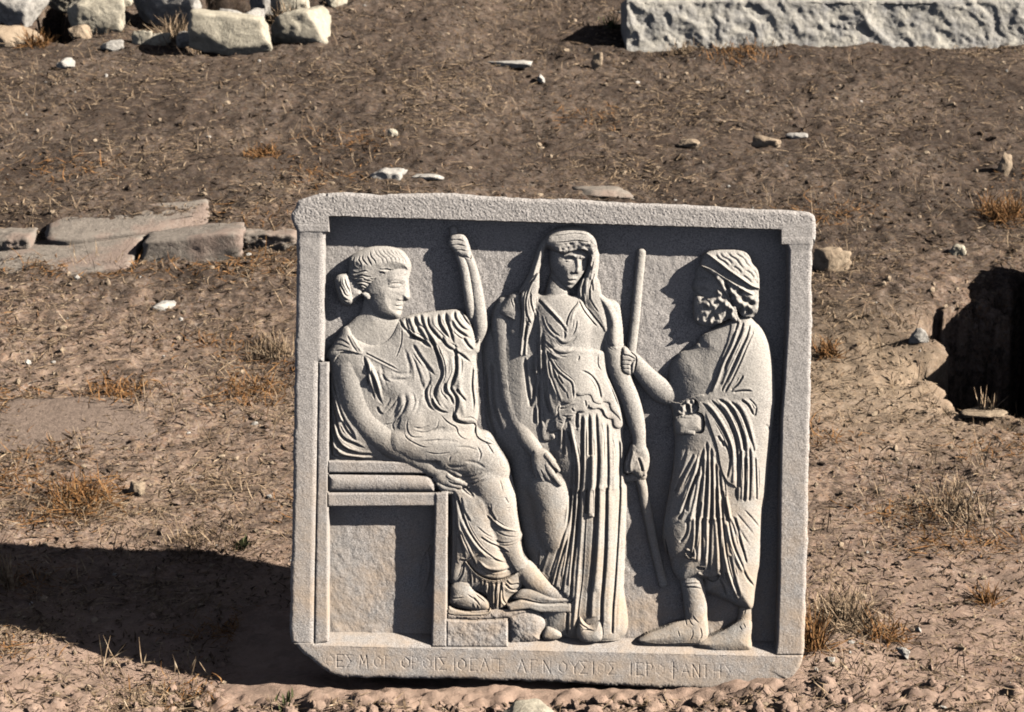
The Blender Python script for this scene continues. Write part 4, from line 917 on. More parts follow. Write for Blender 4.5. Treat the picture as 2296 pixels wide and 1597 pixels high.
# ---- inscription: shallow worn strokes, capital letters
GL = {'Θ': [[(0.5, 0), (0.05, .3), (.05, .7), (.5, 1), (.95, .7), (.95, .3), (.5, 0)], [(.25, .5), (.75, .5)]], 'Ε': [[(.85, 0), (.1, 0)], [(.1, 0), (.1, 1)], [(.1, 1), (.85, 1)], [(.1, .5), (.7, .5)]],
      'Σ': [[(.9, 0), (.1, 0)], [(.1, 0), (.6, .5)], [(.6, .5), (.1, 1)], [(.1, 1), (.9, 1)]], 'Μ': [[(0, 1), (.15, 0)], [(.15, 0), (.5, .6)], [(.5, .6), (.85, 0)], [(.85, 0), (1, 1)]],
      'Ο': [[(0.5, .05), (0.05, .3), (.05, .7), (.5, .95), (.95, .7), (.95, .3), (.5, .05)]], 'Φ': [[(.5, -.15), (.5, 1.2)], [(.5, .2), (.05, .4), (.05, .6), (.5, .8), (.95, .6), (.95, .4), (.5, .2)]],
      'Ρ': [[(.15, 0), (.15, 1)], [(.15, 0), (.7, .05), (.85, .28), (.65, .5), (.15, .52)]], 'Ι': [[(.5, 0), (.5, 1)]], 'Α': [[(.5, 0), (0, 1)], [(.5, 0), (1, 1)], [(.22, .62), (.78, .62)]],
      'Γ': [[(.15, 0), (.15, 1)], [(.15, 0), (.85, 0)]], 'Λ': [[(.5, 0), (0, 1)], [(.5, 0), (1, 1)]], 'Ν': [[(.1, 1), (.1, 0)], [(.1, 0), (.9, 1)], [(.9, 1), (.9, 0)]],
      'Υ': [[(0, 0), (.5, .5)], [(1, 0), (.5, .5)], [(.5, .5), (.5, 1)]], 'Τ': [[(0, 0), (1, 0)], [(.5, 0), (.5, 1)]], 'Η': [[(.1, 0), (.1, 1)], [(.9, 0), (.9, 1)], [(.1, .5), (.9, .5)]]}
TXT = [('Θ', 185, .5), ('Ε', 228, 1), ('Σ', 268, 1), ('Μ', 325, 1), ('Ο', 385, 1), ('Γ', 428, .7), ('Ο', 500, 1), ('Ρ', 540, .6), ('Ο', 590, 1), ('Ι', 625, .9), ('Σ', 655, .9), ('Ι', 703, .9), ('Ο', 735, 1), ('Ε', 785, .9), ('Α', 830, .7), ('Γ', 872, .7), ('Ε', 905, .5),
       ('Λ', 985, .9), ('Γ', 1035, .9), ('Ν', 1090, 1), ('Ο', 1155, 1), ('Υ', 1205, .9), ('Σ', 1243, .9), ('Ι', 1283, .9), ('Ο', 1318, 1), ('Σ', 1360, 1), ('Ι', 1440, 1), ('Ε', 1478, 1), ('Ρ', 1518, 1), ('Ο', 1562, 1), ('Φ', 1617, 1), ('Α', 1668, 1), ('Ν', 1712, 1), ('Τ', 1752, .8), ('Η', 1800, .9), ('Σ', 1850, .5)]
for ch, x, st in TXT:
    y = 312 + (x - 180) * 0.0275; hgt = 50; wd = 34 if ch != 'Ι' else 20
    for stroke in GL[ch]:
        pts = T(14, [(x - wd / 2 + p[0] * wd, y + p[1] * hgt) for p in stroke])
        line(pts, 1.5, -1.1 * st * (0.35 + 0.9 * abs(math.sin(x * 1.7 + 11 * stroke[0][0] + 5 * stroke[-1][1]))), 0, 0, only='inscribed_border', sharp=True)

FIG = [A, AD, AH, B, BD, BV, BH, C, CD, CH, CB, 'boot']
blur(FIG, 1)
# worn surface and rounded, chipped outer arris
H += (0.45 * fbm(U / 3.0, V / 3.0, 41, 2) + 0.9 * fbm(U / 17, V / 17, 44, 4)).astype(np.float32)
fr = (LAB == lab('top_border')) | ((V < 500) & ((LAB == lab('left_pilaster')) | (LAB == lab('right_pilaster'))))
H[fr] += (1.3 * fbm(U / 4, V / 4, 47, 2))[fr]
dO, _, _ = pdist(OUTC, U, V)
inO = inside(OUT, U, V)
sd = np.where(inO, dO, -dO) + chip
t = np.clip(sd / 11.0, 0, 1)
H = H - np.where(sd < 11, 13 * (1 - np.sqrt(np.clip(1 - (1 - t) ** 2, 0, 1))), 0)
t = np.clip((sd - 2) / 9, 0, 1)
KEEP = sd > 0

# ---- turn the height field into one mesh per carved part
def slab_pt(u, v, h):
    return None
LXm, LYm = np.meshgrid(GXc, GYc)
Zm = (H - DEPTH) * S * 0.78
fk = KEEP[:-1, :-1] & KEEP[1:, :-1] & KEEP[:-1, 1:] & KEEP[1:, 1:]
Hs = np.stack([H[:-1, :-1], H[1:, :-1], H[:-1, 1:], H[1:, 1:]]); Ls = np.stack([LAB[:-1, :-1], LAB[1:, :-1], LAB[:-1, 1:], LAB[1:, 1:]])
FL = np.take_along_axis(Ls, Hs.argmax(0)[None], 0)[0]
slab = empty('marble_relief', P0)
slab.rotation_euler = (math.pi / 2 - LEAN, 0, 0)
# local axes of the slab: x right, y up the face, z out of the face
setp(slab, 'grey marble slab carved in relief with a seated woman, veiled woman and bearded man', 'carved relief', None, 'thing')
idx = np.arange(NR * NC).reshape(NR, NC)
PARTS = {}
def carve(label, name, mat, parent=None):
    m = fk & (FL == lab(label))
    r, c = np.nonzero(m)
    if len(r) == 0: return None
    f = np.stack([idx[r + 1, c], idx[r + 1, c + 1], idx[r, c + 1], idx[r, c]], 1)
    used, inv = np.unique(f, return_inverse=True)
    vs = np.stack([LXm.ravel()[used], LYm.ravel()[used], Zm.ravel()[used]], 1)
    o = mesh_np(name, vs, inv.reshape(-1, 4), mat, parent or slab)
    PARTS[label] = o
    return o
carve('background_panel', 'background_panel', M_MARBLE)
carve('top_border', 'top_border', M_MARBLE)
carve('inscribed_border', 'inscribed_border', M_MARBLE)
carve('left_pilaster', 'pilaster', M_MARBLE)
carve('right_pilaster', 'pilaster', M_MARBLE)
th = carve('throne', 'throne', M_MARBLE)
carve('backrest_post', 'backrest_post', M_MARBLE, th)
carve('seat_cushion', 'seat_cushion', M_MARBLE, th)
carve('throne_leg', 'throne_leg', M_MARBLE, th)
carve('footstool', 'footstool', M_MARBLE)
carve('sceptre', 'sceptre', M_FIGURE)
a = carve(A, 'seated_woman', M_FIGURE)
carve(AD, 'draped_dress', M_FIGURE, a); carve(AH, 'hair', M_FIGURE, a); carve('seated_woman_sandal', 'sandal', M_FIGURE, a)
b = carve(B, 'standing_woman', M_FIGURE)
carve(BD, 'pleated_dress', M_FIGURE, b); carve(BV, 'veil', M_FIGURE, b); carve(BH, 'hair', M_FIGURE, b)
carve('hand_torch', 'lowered_torch', M_FIGURE)
c = carve(C, 'bearded_man', M_FIGURE)
carve(CD, 'cloak', M_FIGURE, c); carve(CH, 'hair_and_beard', M_FIGURE, c); carve(CB, 'headband', M_FIGURE, c); carve('boot', 'boots', M_FIGURE, c)
carve('long_torch', 'long_torch', M_FIGURE)
# rough body of the slab behind the carved face
TH_ = 150 * S
prof = [(-9.0 * S, -1.0), (-30 * S, 1.5), (-75 * S, 3.0), (-120 * S, 1.0), (-TH_, -5.0)]
ctr = OUT.mean(0)
nO = len(OUT); nn = OUT - np.roll(OUT, 2, 0); nrm = np.stack([-(np.roll(OUT, -2, 0) - np.roll(OUT, 2, 0))[:, 1], (np.roll(OUT, -2, 0) - np.roll(OUT, 2, 0))[:, 0]], 1)
nrm /= np.linalg.norm(nrm, axis=1)[:, None] + 1e-9
if ((OUT + nrm - ctr) ** 2).sum() < ((OUT - ctr) ** 2).sum(): nrm = -nrm
vs = []
for z, off in prof:
    q = OUT + nrm * (off + 2.2 * fbm(OUT[:, 0] / 20 + z * 60, OUT[:, 1] / 20, 61, 3)[:, None] - 1.5)
    # drawing -> face, inverse of the projection above
    yy = -(q[:, 1] - CY) * S; xx = (q[:, 0] - CX) * S
    y0 = yy.copy(); x0 = xx.copy()
    for _ in range(4):
        dep = DIST - (y0 * _s + _z0 * _c)
        y0 = (yy * dep / DIST + _z0 * _s) / _c; x0 = xx * dep / DIST
    vs.append(np.stack([x0, y0, np.full(nO, z)], 1))
k = len(prof)
V_ = np.vstack(vs + [np.array([[vs[-1][:, 0].mean(), vs[-1][:, 1].mean(), -TH_]])])
fq = []
for i in range(k - 1):
    for j in range(nO):
        fq.append((i * nO + j, i * nO + (j + 1) % nO, (i + 1) * nO + (j + 1) % nO, (i + 1) * nO + j))
me = bpy.data.meshes.new('slab_body')
fq += [((k - 1) * nO + j, (k - 1) * nO + (j + 1) % nO, k * nO) for j in range(nO)]
me.from_pydata(V_.tolist(), [], fq); me.update()
me.materials.append(M_MARBLE)
bm = bmesh.new(); bm.from_mesh(me); bmesh.ops.recalc_face_normals(bm, faces=bm.faces); bm.to_mesh(me); bm.free()
ob = bpy.data.objects.new('slab_body', me); COL.objects.link(ob); ob.parent = slab
# ------------------------------------------------------------------ ground
def sstep(a, b, x):
    t = np.clip((x - a) / (b - a), 0, 1)
    return t * t * (3 - 2 * t)

PITS = []
def ground_base(x, y):
    x = np.asarray(x, np.float32); y = np.asarray(y, np.float32)
    k = 0.45
    z = -0.045 + 0.132 * k * np.logaddexp(0, (y - 0.55) / k)
    z = np.where(y > 12, z + 0.03 * (y - 12), z)
    z = z + 0.012 * sstep(-0.2, -0.7, x) * sstep(0.1, 0.6, y) * sstep(3.0, 1.6, y)       # low rise left of the slab
    z = z + 0.035 * sstep(0.35, 0.75, x) * sstep(0.25, -0.2, y) * sstep(-1.4, -0.4, y)        # soil heaped at the right foot
    z = z + 0.05 * sstep(-0.35, -0.75, y)                                                  # bank in front
    z = z + 0.10 * sstep(3.55, 3.85, y + 0.10 * x) * sstep(0.2, -0.6, x)                      # step held by the paving stones
    return z

def ground(x, y, fine=True):
    x = np.asarray(x, np.float32); y = np.asarray(y, np.float32)
    z = ground_base(x, y)
    z = z + 0.040 * fbm(x * 1.1, y * 1.1, 71, 3) * sstep(0.4, 1.4, np.hypot(x, y) + 0.3 * (y > 0.6))
    z = z + 0.020 * fbm(x * 5.0, y * 5.0, 75, 3)
    if fine:
        z = z + (0.008 + 0.016 * sstep(1.2, 3.2, y)) * fbm(x * 17.0, y * 21.0, 81, 4)
        r = fbm(x * 9.0, y * 9.0, 88, 2)
        z = z + 0.010 * np.clip(np.abs(fbm(x * 26.0, y * 20.0, 91, 3)), 0, 0.5) * sstep(-0.1, 0.25, r)
        # crumbled, cloddy bank just in front of the slab
        cl = sstep(-0.62, -0.42, y) * sstep(-0.15, -0.3, y)
        z = z + cl * 0.06 * np.abs(fbm(x * 15.0, y * 17.0, 95, 4))
    for PW, dep, jit in PITS:
        m = (x > PW[:, 0].min() - .2) & (x < PW[:, 0].max() + .2) & (y > PW[:, 1].min() - .2) & (y < PW[:, 1].max() + .2)
        if m.any():
            jx = x[m] + jit * fbm(x[m] * 5, y[m] * 5, 101, 5, 0.6); jy = y[m] + jit * fbm(x[m] * 5, y[m] * 5, 105, 5, 0.6)
            ins = inside(PW, jx, jy)
            d, _, _ = pdist(np.vstack([PW, PW[:1]]), jx, jy)
            z = z.copy()
            z[m] -= dep * (0.7 * sstep(0.0, 0.06, np.where(ins, d, 0)) + 0.3 * sstep(0.0, 0.3, np.where(ins, d, 0)))
            z[m] -= np.where(ins, 0.05, 0.05 * np.exp(-d / 0.10)) * (dep / 0.75)
    return z

def at(u, v, fine=False):
    """the point of the ground seen at a place of the drawing"""
    u = np.atleast_1d(np.asarray(u, np.float64)); v = np.atleast_1d(np.asarray(v, np.float64))
    dx = (u - CX) * S
    dy = FWD.y * DIST - UPC.y * (v - CY) * S
    dz = FWD.z * DIST - UPC.z * (v - CY) * S
    t = -CAM.z / dz
    for _ in range(14):
        zz = ground_base(CAM.x + dx * t, CAM.y + dy * t)
        t = 0.45 * t + 0.55 * (zz - CAM.z) / dz
    x = CAM.x + dx * t; y = CAM.y + dy * t
    return x, y, ground(x, y, fine)

pv = [(2050, 716), (2084, 692), (2134, 672), (2178, 690), (2205, 665), (2225, 640), (2262, 618), (2340, 600), (2460, 640), (2480, 925), (2290, 918), (2200, 912), (2120, 918), (2100, 890), (2076, 845), (2090, 800), (2098, 760)]
def pit(pv, dep, jit=0.05):
    x, y, z = at([p[0] for p in pv], [p[1] for p in pv])
    return (np.stack([x, y], 1), dep, jit)
PITS = [pit(pv, 0.75, 0.17), pit([(66, 72), (76, 30), (88, -20), (156, -20), (150, 30), (200, 55), (222, 74), (150, 92), (104, 86)], 0.6, 0.04),
        pit([(440, 30), (450, -20), (620, -20), (622, 44), (560, 42), (500, 40)], 0.6, 0.04), pit([(404, 112), (410, 76), (440, 60), (520, 100), (515, 114)], 0.12, 0.03),
        pit([(280, 50), (285, 30), (300, 50), (380, 66), (370, 72), (310, 66)], 0.15, 0.02)]
PITW = PITS[0][0]

def spaced(parts):
    out = []
    for a, b, d in parts:
        n = max(2, int(round((b - a) / d)))
        out.append(np.linspace(a, b, n, endpoint=False))
    return np.concatenate(out)
gxs = np.concatenate([-np.geomspace(60, 4.9, 26), spaced([(-4.8, -2.2, .03), (-2.2, 2.7, .0115), (2.7, 5.2, .03)]), np.geomspace(5.25, 60, 26)])
gys = np.concatenate([[-30, -18, -11, -7.5, -5, -3.5, -2.5, -1.9], spaced([(-1.5, -0.9, .03), (-0.9, 1.6, .0095), (1.6, 4.2, .015), (4.2, 9.3, .026), (9.3, 12, .1)]), np.geomspace(12.1, 120, 26)])
GX2, GY2 = np.meshgrid(gxs, gys)
GZ2 = ground(GX2, GY2)
n1, n2 = len(gys), len(gxs)
gi = np.arange(n1 * n2).reshape(n1, n2)
gf = np.stack([gi[:-1, :-1], gi[:-1, 1:], gi[1:, 1:], gi[1:, :-1]], -1).reshape(-1, 4)

t = NT('dry_soil')
co = t.coord()
sep = t.n('ShaderNodeSeparateXYZ'); t.l(co, sep.inputs[0])
def mrange(v, a, b, c=0.0, d=1.0):
    mp = t.n('ShaderNodeMapRange'); t.l(v, mp.inputs[0])
    for i, q in enumerate((a, b, c, d)): mp.inputs[i + 1].default_value = q
    return mp.outputs[0]
soil = t.ramp(t.noise(co, 42.0, 6.0, 0.78), [(0.32, (0.126, 0.075, 0.052)), (0.46, (0.277, 0.171, 0.122)), (0.56, (0.394, 0.250, 0.179)), (0.68, (0.603, 0.409, 0.304))])
crust = t.ramp(t.noise(co, 40.0, 6.0, 0.80), [(0.36, (0.024, 0.017, 0.014)), (0.48, (0.067, 0.048, 0.036)), (0.58, (0.136, 0.097, 0.071)), (0.70, (0.271, 0.203, 0.154))])
bare = t.ramp(t.noise(co, 40.0, 6.0, 0.76), [(0.30, (0.183, 0.109, 0.082)), (0.48, (0.359, 0.221, 0.171)), (0.60, (0.463, 0.289, 0.227)), (0.74, (0.620, 0.409, 0.324))])
# dark crust of dead vegetation up the slope, bare trampled earth near the slab; the border wanders
wob = t.noise(co, 1.1, 4.0, 0.6)
ad = t.n('ShaderNodeMath', operation='MULTIPLY_ADD'); t.l(wob, ad.inputs[0]); ad.inputs[1].default_value = 5.0; t.l(sep.outputs[1], ad.inputs[2])
far = mrange(ad.outputs[0], 4.9, 6.3)
sx = t.n('ShaderNodeMath', operation='MULTIPLY_ADD'); t.l(sep.outputs[0], sx.inputs[0]); sx.inputs[1].default_value = -0.45; t.l(far, sx.inputs[2])
c = t.mix(far, soil, crust)
near = mrange(sep.outputs[1], 1.1, 0.1)
c = t.mix(near, c, bare)
# bits of litter lying in the dust: stalks, husks, grit, in mixed colours; the darkest cells paint the shadows between them
nz = t.n('ShaderNodeTexNoise'); nz.inputs['Scale'].default_value = 28.0; nz.inputs['Detail'].default_value = 4.0; t.l(co, nz.inputs['Vector'])
dv = t.n('ShaderNodeVectorMath', operation='MULTIPLY_ADD'); t.l(nz.outputs['Color'], dv.inputs[0]); dv.inputs[1].default_value = (0.05, 0.05, 0.05); t.l(co, dv.inputs[2])
BITS_AND_SHADE = [(0.0, (0.022, 0.017, 0.015)), (0.22, (0.060, 0.045, 0.036)), (0.40, (0.22, 0.155, 0.122)), (0.56, (0.35, 0.265, 0.22)), (0.70, (0.38, 0.315, 0.295)), (0.82, (0.56, 0.44, 0.31)), (0.92, (0.36, 0.18, 0.09)), (1.0, (0.62, 0.57, 0.50))]
for sc, fk in ((44.0, 0.48), (92.0, 0.50)):
    vo = t.n('ShaderNodeTexVoronoi'); vo.inputs['Scale'].default_value = sc; t.l(dv.outputs[0], vo.inputs['Vector'])
    sp = t.n('ShaderNodeSeparateColor'); t.l(vo.outputs['Color'], sp.inputs[0])
    bits = t.ramp(sp.outputs[0], BITS_AND_SHADE)
    dk = t.mix(far, bits, t.mix(0.42, bits, (0.0, 0.0, 0.0)))
    fq = mrange(near, 0.0, 1.0, fk, fk * 0.45)
    c = t.mix(fq, c, dk)
inv = mrange(far, 0.0, 1.0, 1.0, 0.30)
def times(a, b):
    q = t.n('ShaderNodeMath', operation='MULTIPLY'); t.l(a, q.inputs[0]); t.l(b, q.inputs[1]); return q.outputs[0]
c = t.mix(times(t.ramp(t.noise(co, 3.2, 4.0, 0.65), [(0.40, 0.0), (0.62, 0.6)]), inv), c, (0.41, 0.29, 0.218))
c = t.mix(t.ramp(t.noise(co, 7.0, 5.0, 0.7), [(0.52, 0.0), (0.66, 0.7)]), c, (0.105, 0.075, 0.057))
c = t.mix(t.ramp(t.noise(co, 13.0, 6.0, 0.78), [(0.50, 0.0), (0.60, 0.75)]), c, (0.072, 0.054, 0.043))
c = t.mix(times(t.ramp(t.noise(co, 19.0, 6.0, 0.80), [(0.55, 0.0), (0.65, 0.6)]), inv), c, (0.40, 0.30, 0.235))
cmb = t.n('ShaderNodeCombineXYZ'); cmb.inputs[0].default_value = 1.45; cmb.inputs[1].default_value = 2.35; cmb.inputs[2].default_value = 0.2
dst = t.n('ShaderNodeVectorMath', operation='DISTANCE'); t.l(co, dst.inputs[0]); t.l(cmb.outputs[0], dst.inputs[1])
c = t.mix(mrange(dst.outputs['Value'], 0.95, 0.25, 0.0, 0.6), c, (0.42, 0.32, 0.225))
c = t.mix(t.ramp(t.noise(co, 150.0, 2.0, 0.6), [(0.64, 0.0), (0.72, 0.6)]), c, (0.42, 0.36, 0.29))
c = t.mix(t.ramp(t.noise(co, 110.0, 3.0, 0.7), [(0.30, 0.75), (0.40, 0.0)]), c, (0.03, 0.022, 0.018))
band = t.noise(co, 1.7, 4.0, 0.65)
bd = times(t.ramp(band, [(0.38, 0.12), (0.60, 0.56)]), far)
c = t.mix(bd, c, (0.030, 0.020, 0.016))
c = t.mix(times(near, mrange(band, 0.35, 0.6, 0.35, 0.66)), c, (0.50, 0.36, 0.285))
t.bump(t.noise(co, 85.0, 6.0, 0.8), 0.7, 0.010)
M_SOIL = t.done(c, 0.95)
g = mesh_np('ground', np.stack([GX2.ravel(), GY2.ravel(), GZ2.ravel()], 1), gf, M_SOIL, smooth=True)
setp(g, kind='structure')

# ------------------------------------------------------------------ stones
def stone_mat(name, lo, hi, dark, scale=14.0, moss=None):
    t = NT(name)
    co = t.coord()
    c = t.ramp(t.noise(co, scale, 5.0, 0.65), [(0.32, lo), (0.68, hi)])
    c = t.mix(t.ramp(t.noise(co, scale * 3.1, 5.0, 0.75), [(0.56, 0.0), (0.70, 0.75)]), c, dark)
    if moss: c = t.mix(t.ramp(t.noise(co, 5.0, 3.0, 0.6), [(0.50, 0.0), (0.64, 0.8)]), c, moss)
    c = t.mix(t.ramp(t.noise(co, 130.0, 2.0, 0.6), [(0.60, 0.0), (0.74, 0.5)]), c, dark)
    t.bump(t.noise(co, 60.0, 5.0, 0.7), 0.7, 0.012)
    return t.done(c, 0.92)
M_PALE = stone_mat('pale_limestone', (0.40, 0.36, 0.29), (0.62, 0.56, 0.45), (0.22, 0.18, 0.13))
M_GREY = stone_mat('grey_limestone', (0.30, 0.28, 0.265), (0.52, 0.49, 0.45), (0.16, 0.14, 0.12))
M_WHITE = stone_mat('white_marble_chip', (0.42, 0.395, 0.37), (0.60, 0.565, 0.52), (0.28, 0.245, 0.21))
M_TAN = stone_mat('tan_stone', (0.33, 0.25, 0.18), (0.47, 0.37, 0.27), (0.17, 0.12, 0.085))
M_PAVE = stone_mat('pink_grey_paving', (0.225, 0.195, 0.17), (0.37, 0.32, 0.275), (0.14, 0.116, 0.097), 22.0, (0.33, 0.245, 0.205))
M_HEWN = stone_mat('rough_white_marble', (0.33, 0.32, 0.315), (0.58, 0.54, 0.47), (0.21, 0.205, 0.205), 9.0)
M_SUNK = stone_mat('earthy_rock', (0.20, 0.150, 0.122), (0.31, 0.235, 0.19), (0.10, 0.075, 0.06), 26.0)
M_DARKB = stone_mat('brown_grey_block', (0.22, 0.18, 0.16), (0.36, 0.30, 0.27), (0.12, 0.10, 0.085))

_ico = {}
def ico(sub):
    if sub not in _ico:
        bm = bmesh.new(); bmesh.ops.create_icosphere(bm, subdivisions=sub, radius=1.0)
        v = np.array([p.co[:] for p in bm.verts]); f = np.array([[q.index for q in p.verts] for p in bm.faces])
        bm.free(); v /= np.linalg.norm(v, axis=1)[:, None]
        _ico[sub] = (v, f)
    return _ico[sub]

def rock_verts(size, seed, box=0.0, cuts=13, sharp=34, rough=0.055, sub=4):
    rs = np.random.RandomState(seed)
    d, f = ico(sub)
    N = rs.normal(size=(cuts, 3)); N /= np.linalg.norm(N, axis=1)[:, None]
    D = rs.uniform(0.72, 1.05, cuts)
    loose = np.array([[1, 0, 0], [-1, 0, 0], [0, 1, 0], [0, -1, 0], [0, 0, 1], [0, 0, -1]], float)
    N = np.vstack([N, loose]); D = np.concatenate([D, rs.uniform(0.95, 1.12, 6)])
    if box > 0:
        B = np.array([[1, 0, 0], [-1, 0, 0], [0, 1, 0], [0, -1, 0], [0, 0, 1], [0, 0, -1]], float) + rs.normal(size=(6, 3)) * 0.07
        B /= np.linalg.norm(B, axis=1)[:, None]
        N = np.vstack([N, B]); D = np.concatenate([D * (1 + box * 0.55), rs.uniform(0.93, 1.0, 6)])
    q = np.maximum(0, d @ N.T / D)
    r = 1.0 / (np.sum(q ** sharp, 1) ** (1.0 / sharp) + 1e-6)
    off = Vector((seed * 3.7, seed * 1.3, seed * 2.1))
    sz = np.array(size)
    sc = 1.0 / max(size)
    nz = np.array([mnoise.fractal(Vector(p * r_ * sz * sc * 2.4) + off, 0.8, 2.1, 6) for p, r_ in zip(d, r)])
    fine = np.array([mnoise.ridged_multi_fractal(Vector(p * r_ * sz * sc * 5.0) + off, 0.9, 2.2, 4, 1.0, 2.0) for p, r_ in zip(d, r)])
    r = r * (1 + rough * nz * 1.5 + rough * 0.4 * (fine - 1.2))
    return d * r[:, None] * sz, f

def stone(name, u, v, w, h, depth, seed, mat, label, cat='stone', group=None, rz=0.0, tilt_=(0, 0), sink=0.25, box=0.0, sub=5, rough=0.05, cuts=13, sharp=34):
    """a stone whose foot is seen at (u, v); w, h in drawing units at that distance, depth in metres"""
    x, y, z = at(u, v)
    x, y = float(x[0]), float(y[0])
    z = float(ground_base(x, y))
    k = S * (math.hypot(y - CAM.y, CAM.z - z)) / DIST
    sx, sz = w * k / 2, h * k / 2 / (1 - sink)
    vs, f = rock_verts((sx, depth / 2, sz), seed, box, cuts, sharp, rough, sub)
    o = mesh_np(name, vs, f, mat, smooth=True)
    o.location = (x, y + depth * 0.42, z + sz * (1 - 2 * sink))
    o.rotation_euler = (tilt_[0], tilt_[1], rz)
    setp(o, label, cat, group)
    return o
GR = 'loose rocks along the top left'
stone('boulder', 28, 64, 118, 92, 0.34, 11, M_GREY, 'grey boulder at the top left corner', 'boulder', GR, sink=0.15)
stone('boulder', 20, 108, 110, 40, 0.3, 12, M_TAN, 'low brown earthy rock under the corner boulder', 'boulder', GR, sink=0.4)
stone('boulder', 135, 26, 92, 62, 0.26, 13, M_PALE, 'pale rounded rock cut by the top edge, over a dark gap', 'boulder', GR, sink=0.1)
stone('boulder', 215, 74, 150, 88, 0.30, 14, M_PALE, 'cream rock with a broken lower edge', 'boulder', GR, rz=0.2, tilt_=(0, 0.12), sink=0.1)
stone('boulder', 366, 62, 156, 92, 0.34, 15, M_GREY, 'broad grey rock with an overhanging underside, behind two small pale stones', 'boulder', GR, rz=-0.1, sink=0.12)
stone('boulder', 512, 118, 182, 84, 0.24, 18, M_PALE, 'angular whitish boulder with a flat top and black shadow below', 'boulder', GR, rz=0.15, tilt_=(0, 0.16), sink=0.14, box=0.35)
stone('boulder', 506, 48, 66, 24, 0.2, 17, M_GREY, 'small grey rock peeping over the whitish boulder', 'boulder', GR)
stone('boulder', 668, 96, 132, 66, 0.28, 23, M_PALE, 'smooth pale humped rock, last on the right of the row', 'boulder', GR, sink=0.3, cuts=7)
stone('boulder', 650, 38, 84, 52, 0.26, 19, M_PALE, 'pale crumbling rock behind the humped one, among dry scrub', 'boulder', GR)
stone('boulder', 752, 16, 52, 24, 0.2, 20, M_PALE, 'small pale rock at the top edge beyond the scrub', 'boulder', GR)
stone('boulder', 590, 14, 60, 60, 0.2, 25, M_GREY, 'dark-shaded rock at the top edge behind the whitish boulder', 'boulder', GR)
stone('boulder', 415, 100, 40, 26, 0.14, 26, M_GREY, 'small grey rock wedged beside the left end of the whitish boulder', 'boulder', GR)
stone('boulder', 178, 84, 50, 26, 0.14, 27, M_TAN, 'small tan rock under the left side of the cream rock', 'boulder', GR, sink=0.4)
stone('boulder', 560, 60, 60, 34, 0.16, 28, M_GREY, 'grey rock in the gap behind the right end of the whitish boulder', 'boulder', GR)
stone('boulder', 262, 20, 60, 40, 0.2, 29, M_PALE, 'pale rock at the top edge between the cream and the broad grey rock', 'boulder', GR)
GS = 'small stones lying on the slope'
sm = [(318, 101, 44, 28, 31, M_PALE, 'small cream stone below the broad grey rock, left of a pair'), (356, 100, 48, 26, 32, M_PALE, 'small cream stone below the broad grey rock, right of a pair'),
      (250, 114, 48, 22, 33, M_GREY, 'flat grey slab of stone tilted in the soil'), (146, 152, 42, 20, 34, M_WHITE, 'small white angular stone on bare soil'),
      (1337, 152, 26, 32, 35, M_TAN, 'small upright tan stone before the hewn block'), (1140, 153, 92, 14, 36, M_WHITE, 'long flat white stone lying in the dark crust'),
      (1120, 156, 0, 0, 0, None, None), (872, 402, 74, 24, 37, M_WHITE, 'flat white slab of stone above the relief top edge'), (960, 404, 76, 11, 38, M_WHITE, 'thin white sliver beside the flat white slab'),
      (2256, 386, 30, 44, 39, M_TAN, 'pinkish wedge stone standing near the right edge'), (1872, 610, 78, 50, 40, M_TAN, 'tan wedge of stone with black shadow, right of the relief'),
      (366, 702, 52, 20, 41, M_WHITE, 'white curved stone on open soil left of the relief'), (1545, 330, 46, 15, 42, M_TAN, 'tan stone half sunk in the dark crust above the relief, by itself'),
      (1716, 328, 66, 20, 43, M_TAN, 'tan stone half sunk beside a flat white chip'), (1790, 312, 50, 12, 44, M_WHITE, 'flat white chip beside the half sunk tan stone'),
      (1350, 446, 140, 18, 45, M_PAVE, 'pink flat stone just behind the relief top edge'), (306, 1110, 40, 26, 46, M_TAN, 'small brown stone with black shadow in the rusty litter'),
      (878, 305, 22, 14, 47, M_PALE, 'tiny cream stone in the dark crust'), (1212, 182, 16, 14, 48, M_WHITE, 'tiny white stone below the long flat white stone'),
      (58, 1362, 30, 12, 49, M_WHITE, 'white oval pebble by the shadow edge'), (2150, 575, 36, 24, 50, M_PALE, 'cream stone up the bank from the pit'),
      (2215, 940, 110, 14, 51, M_TAN, 'flat brown stone on the near rim of the pit'), (2062, 768, 40, 28, 52, M_GREY, 'small grey stone in the bank left of the pit'),
      (1785, 1462, 0, 0, 0, None, None), (1862, 1500, 22, 20, 54, M_WHITE, 'white chip near the slab right foot'), (2030, 1476, 20, 16, 55, M_WHITE, 'white chip on the bare soil at the right')]
for (u, v, w, h, sd_, mt, lb) in sm:
    if not lb: continue
    stone('small_stone', u, v, w, h, max(0.05, w * S * 0.9), sd_, mt, lb, 'stone', GS, rz=(sd_ % 7 - 3) * 0.12, sub=4, sink=0.22, rough=0.10)
stone('small_stone', 1180, 1662, 170, 50, 0.16, 61, M_PALE, 'pale rough outcrop of stone at the bottom edge', 'stone', None, sink=0.35)
GP = 'old paving stones in the slope'
stone('paving_stone', 292, 551, 372, 50, 0.34, 71, M_PAVE, 'longest worn paving stone, with a pink upper edge', 'paving stone', GP, rz=0.13, tilt_=(0.16, -0.07), sink=0.35, box=1.0, sharp=40, rough=0.035)
stone('paving_stone', 20, 564, 108, 36, 0.3, 72, M_PAVE, 'reddish paving stone at the left edge', 'paving stone', GP, sink=0.35, box=0.8, rough=0.05)
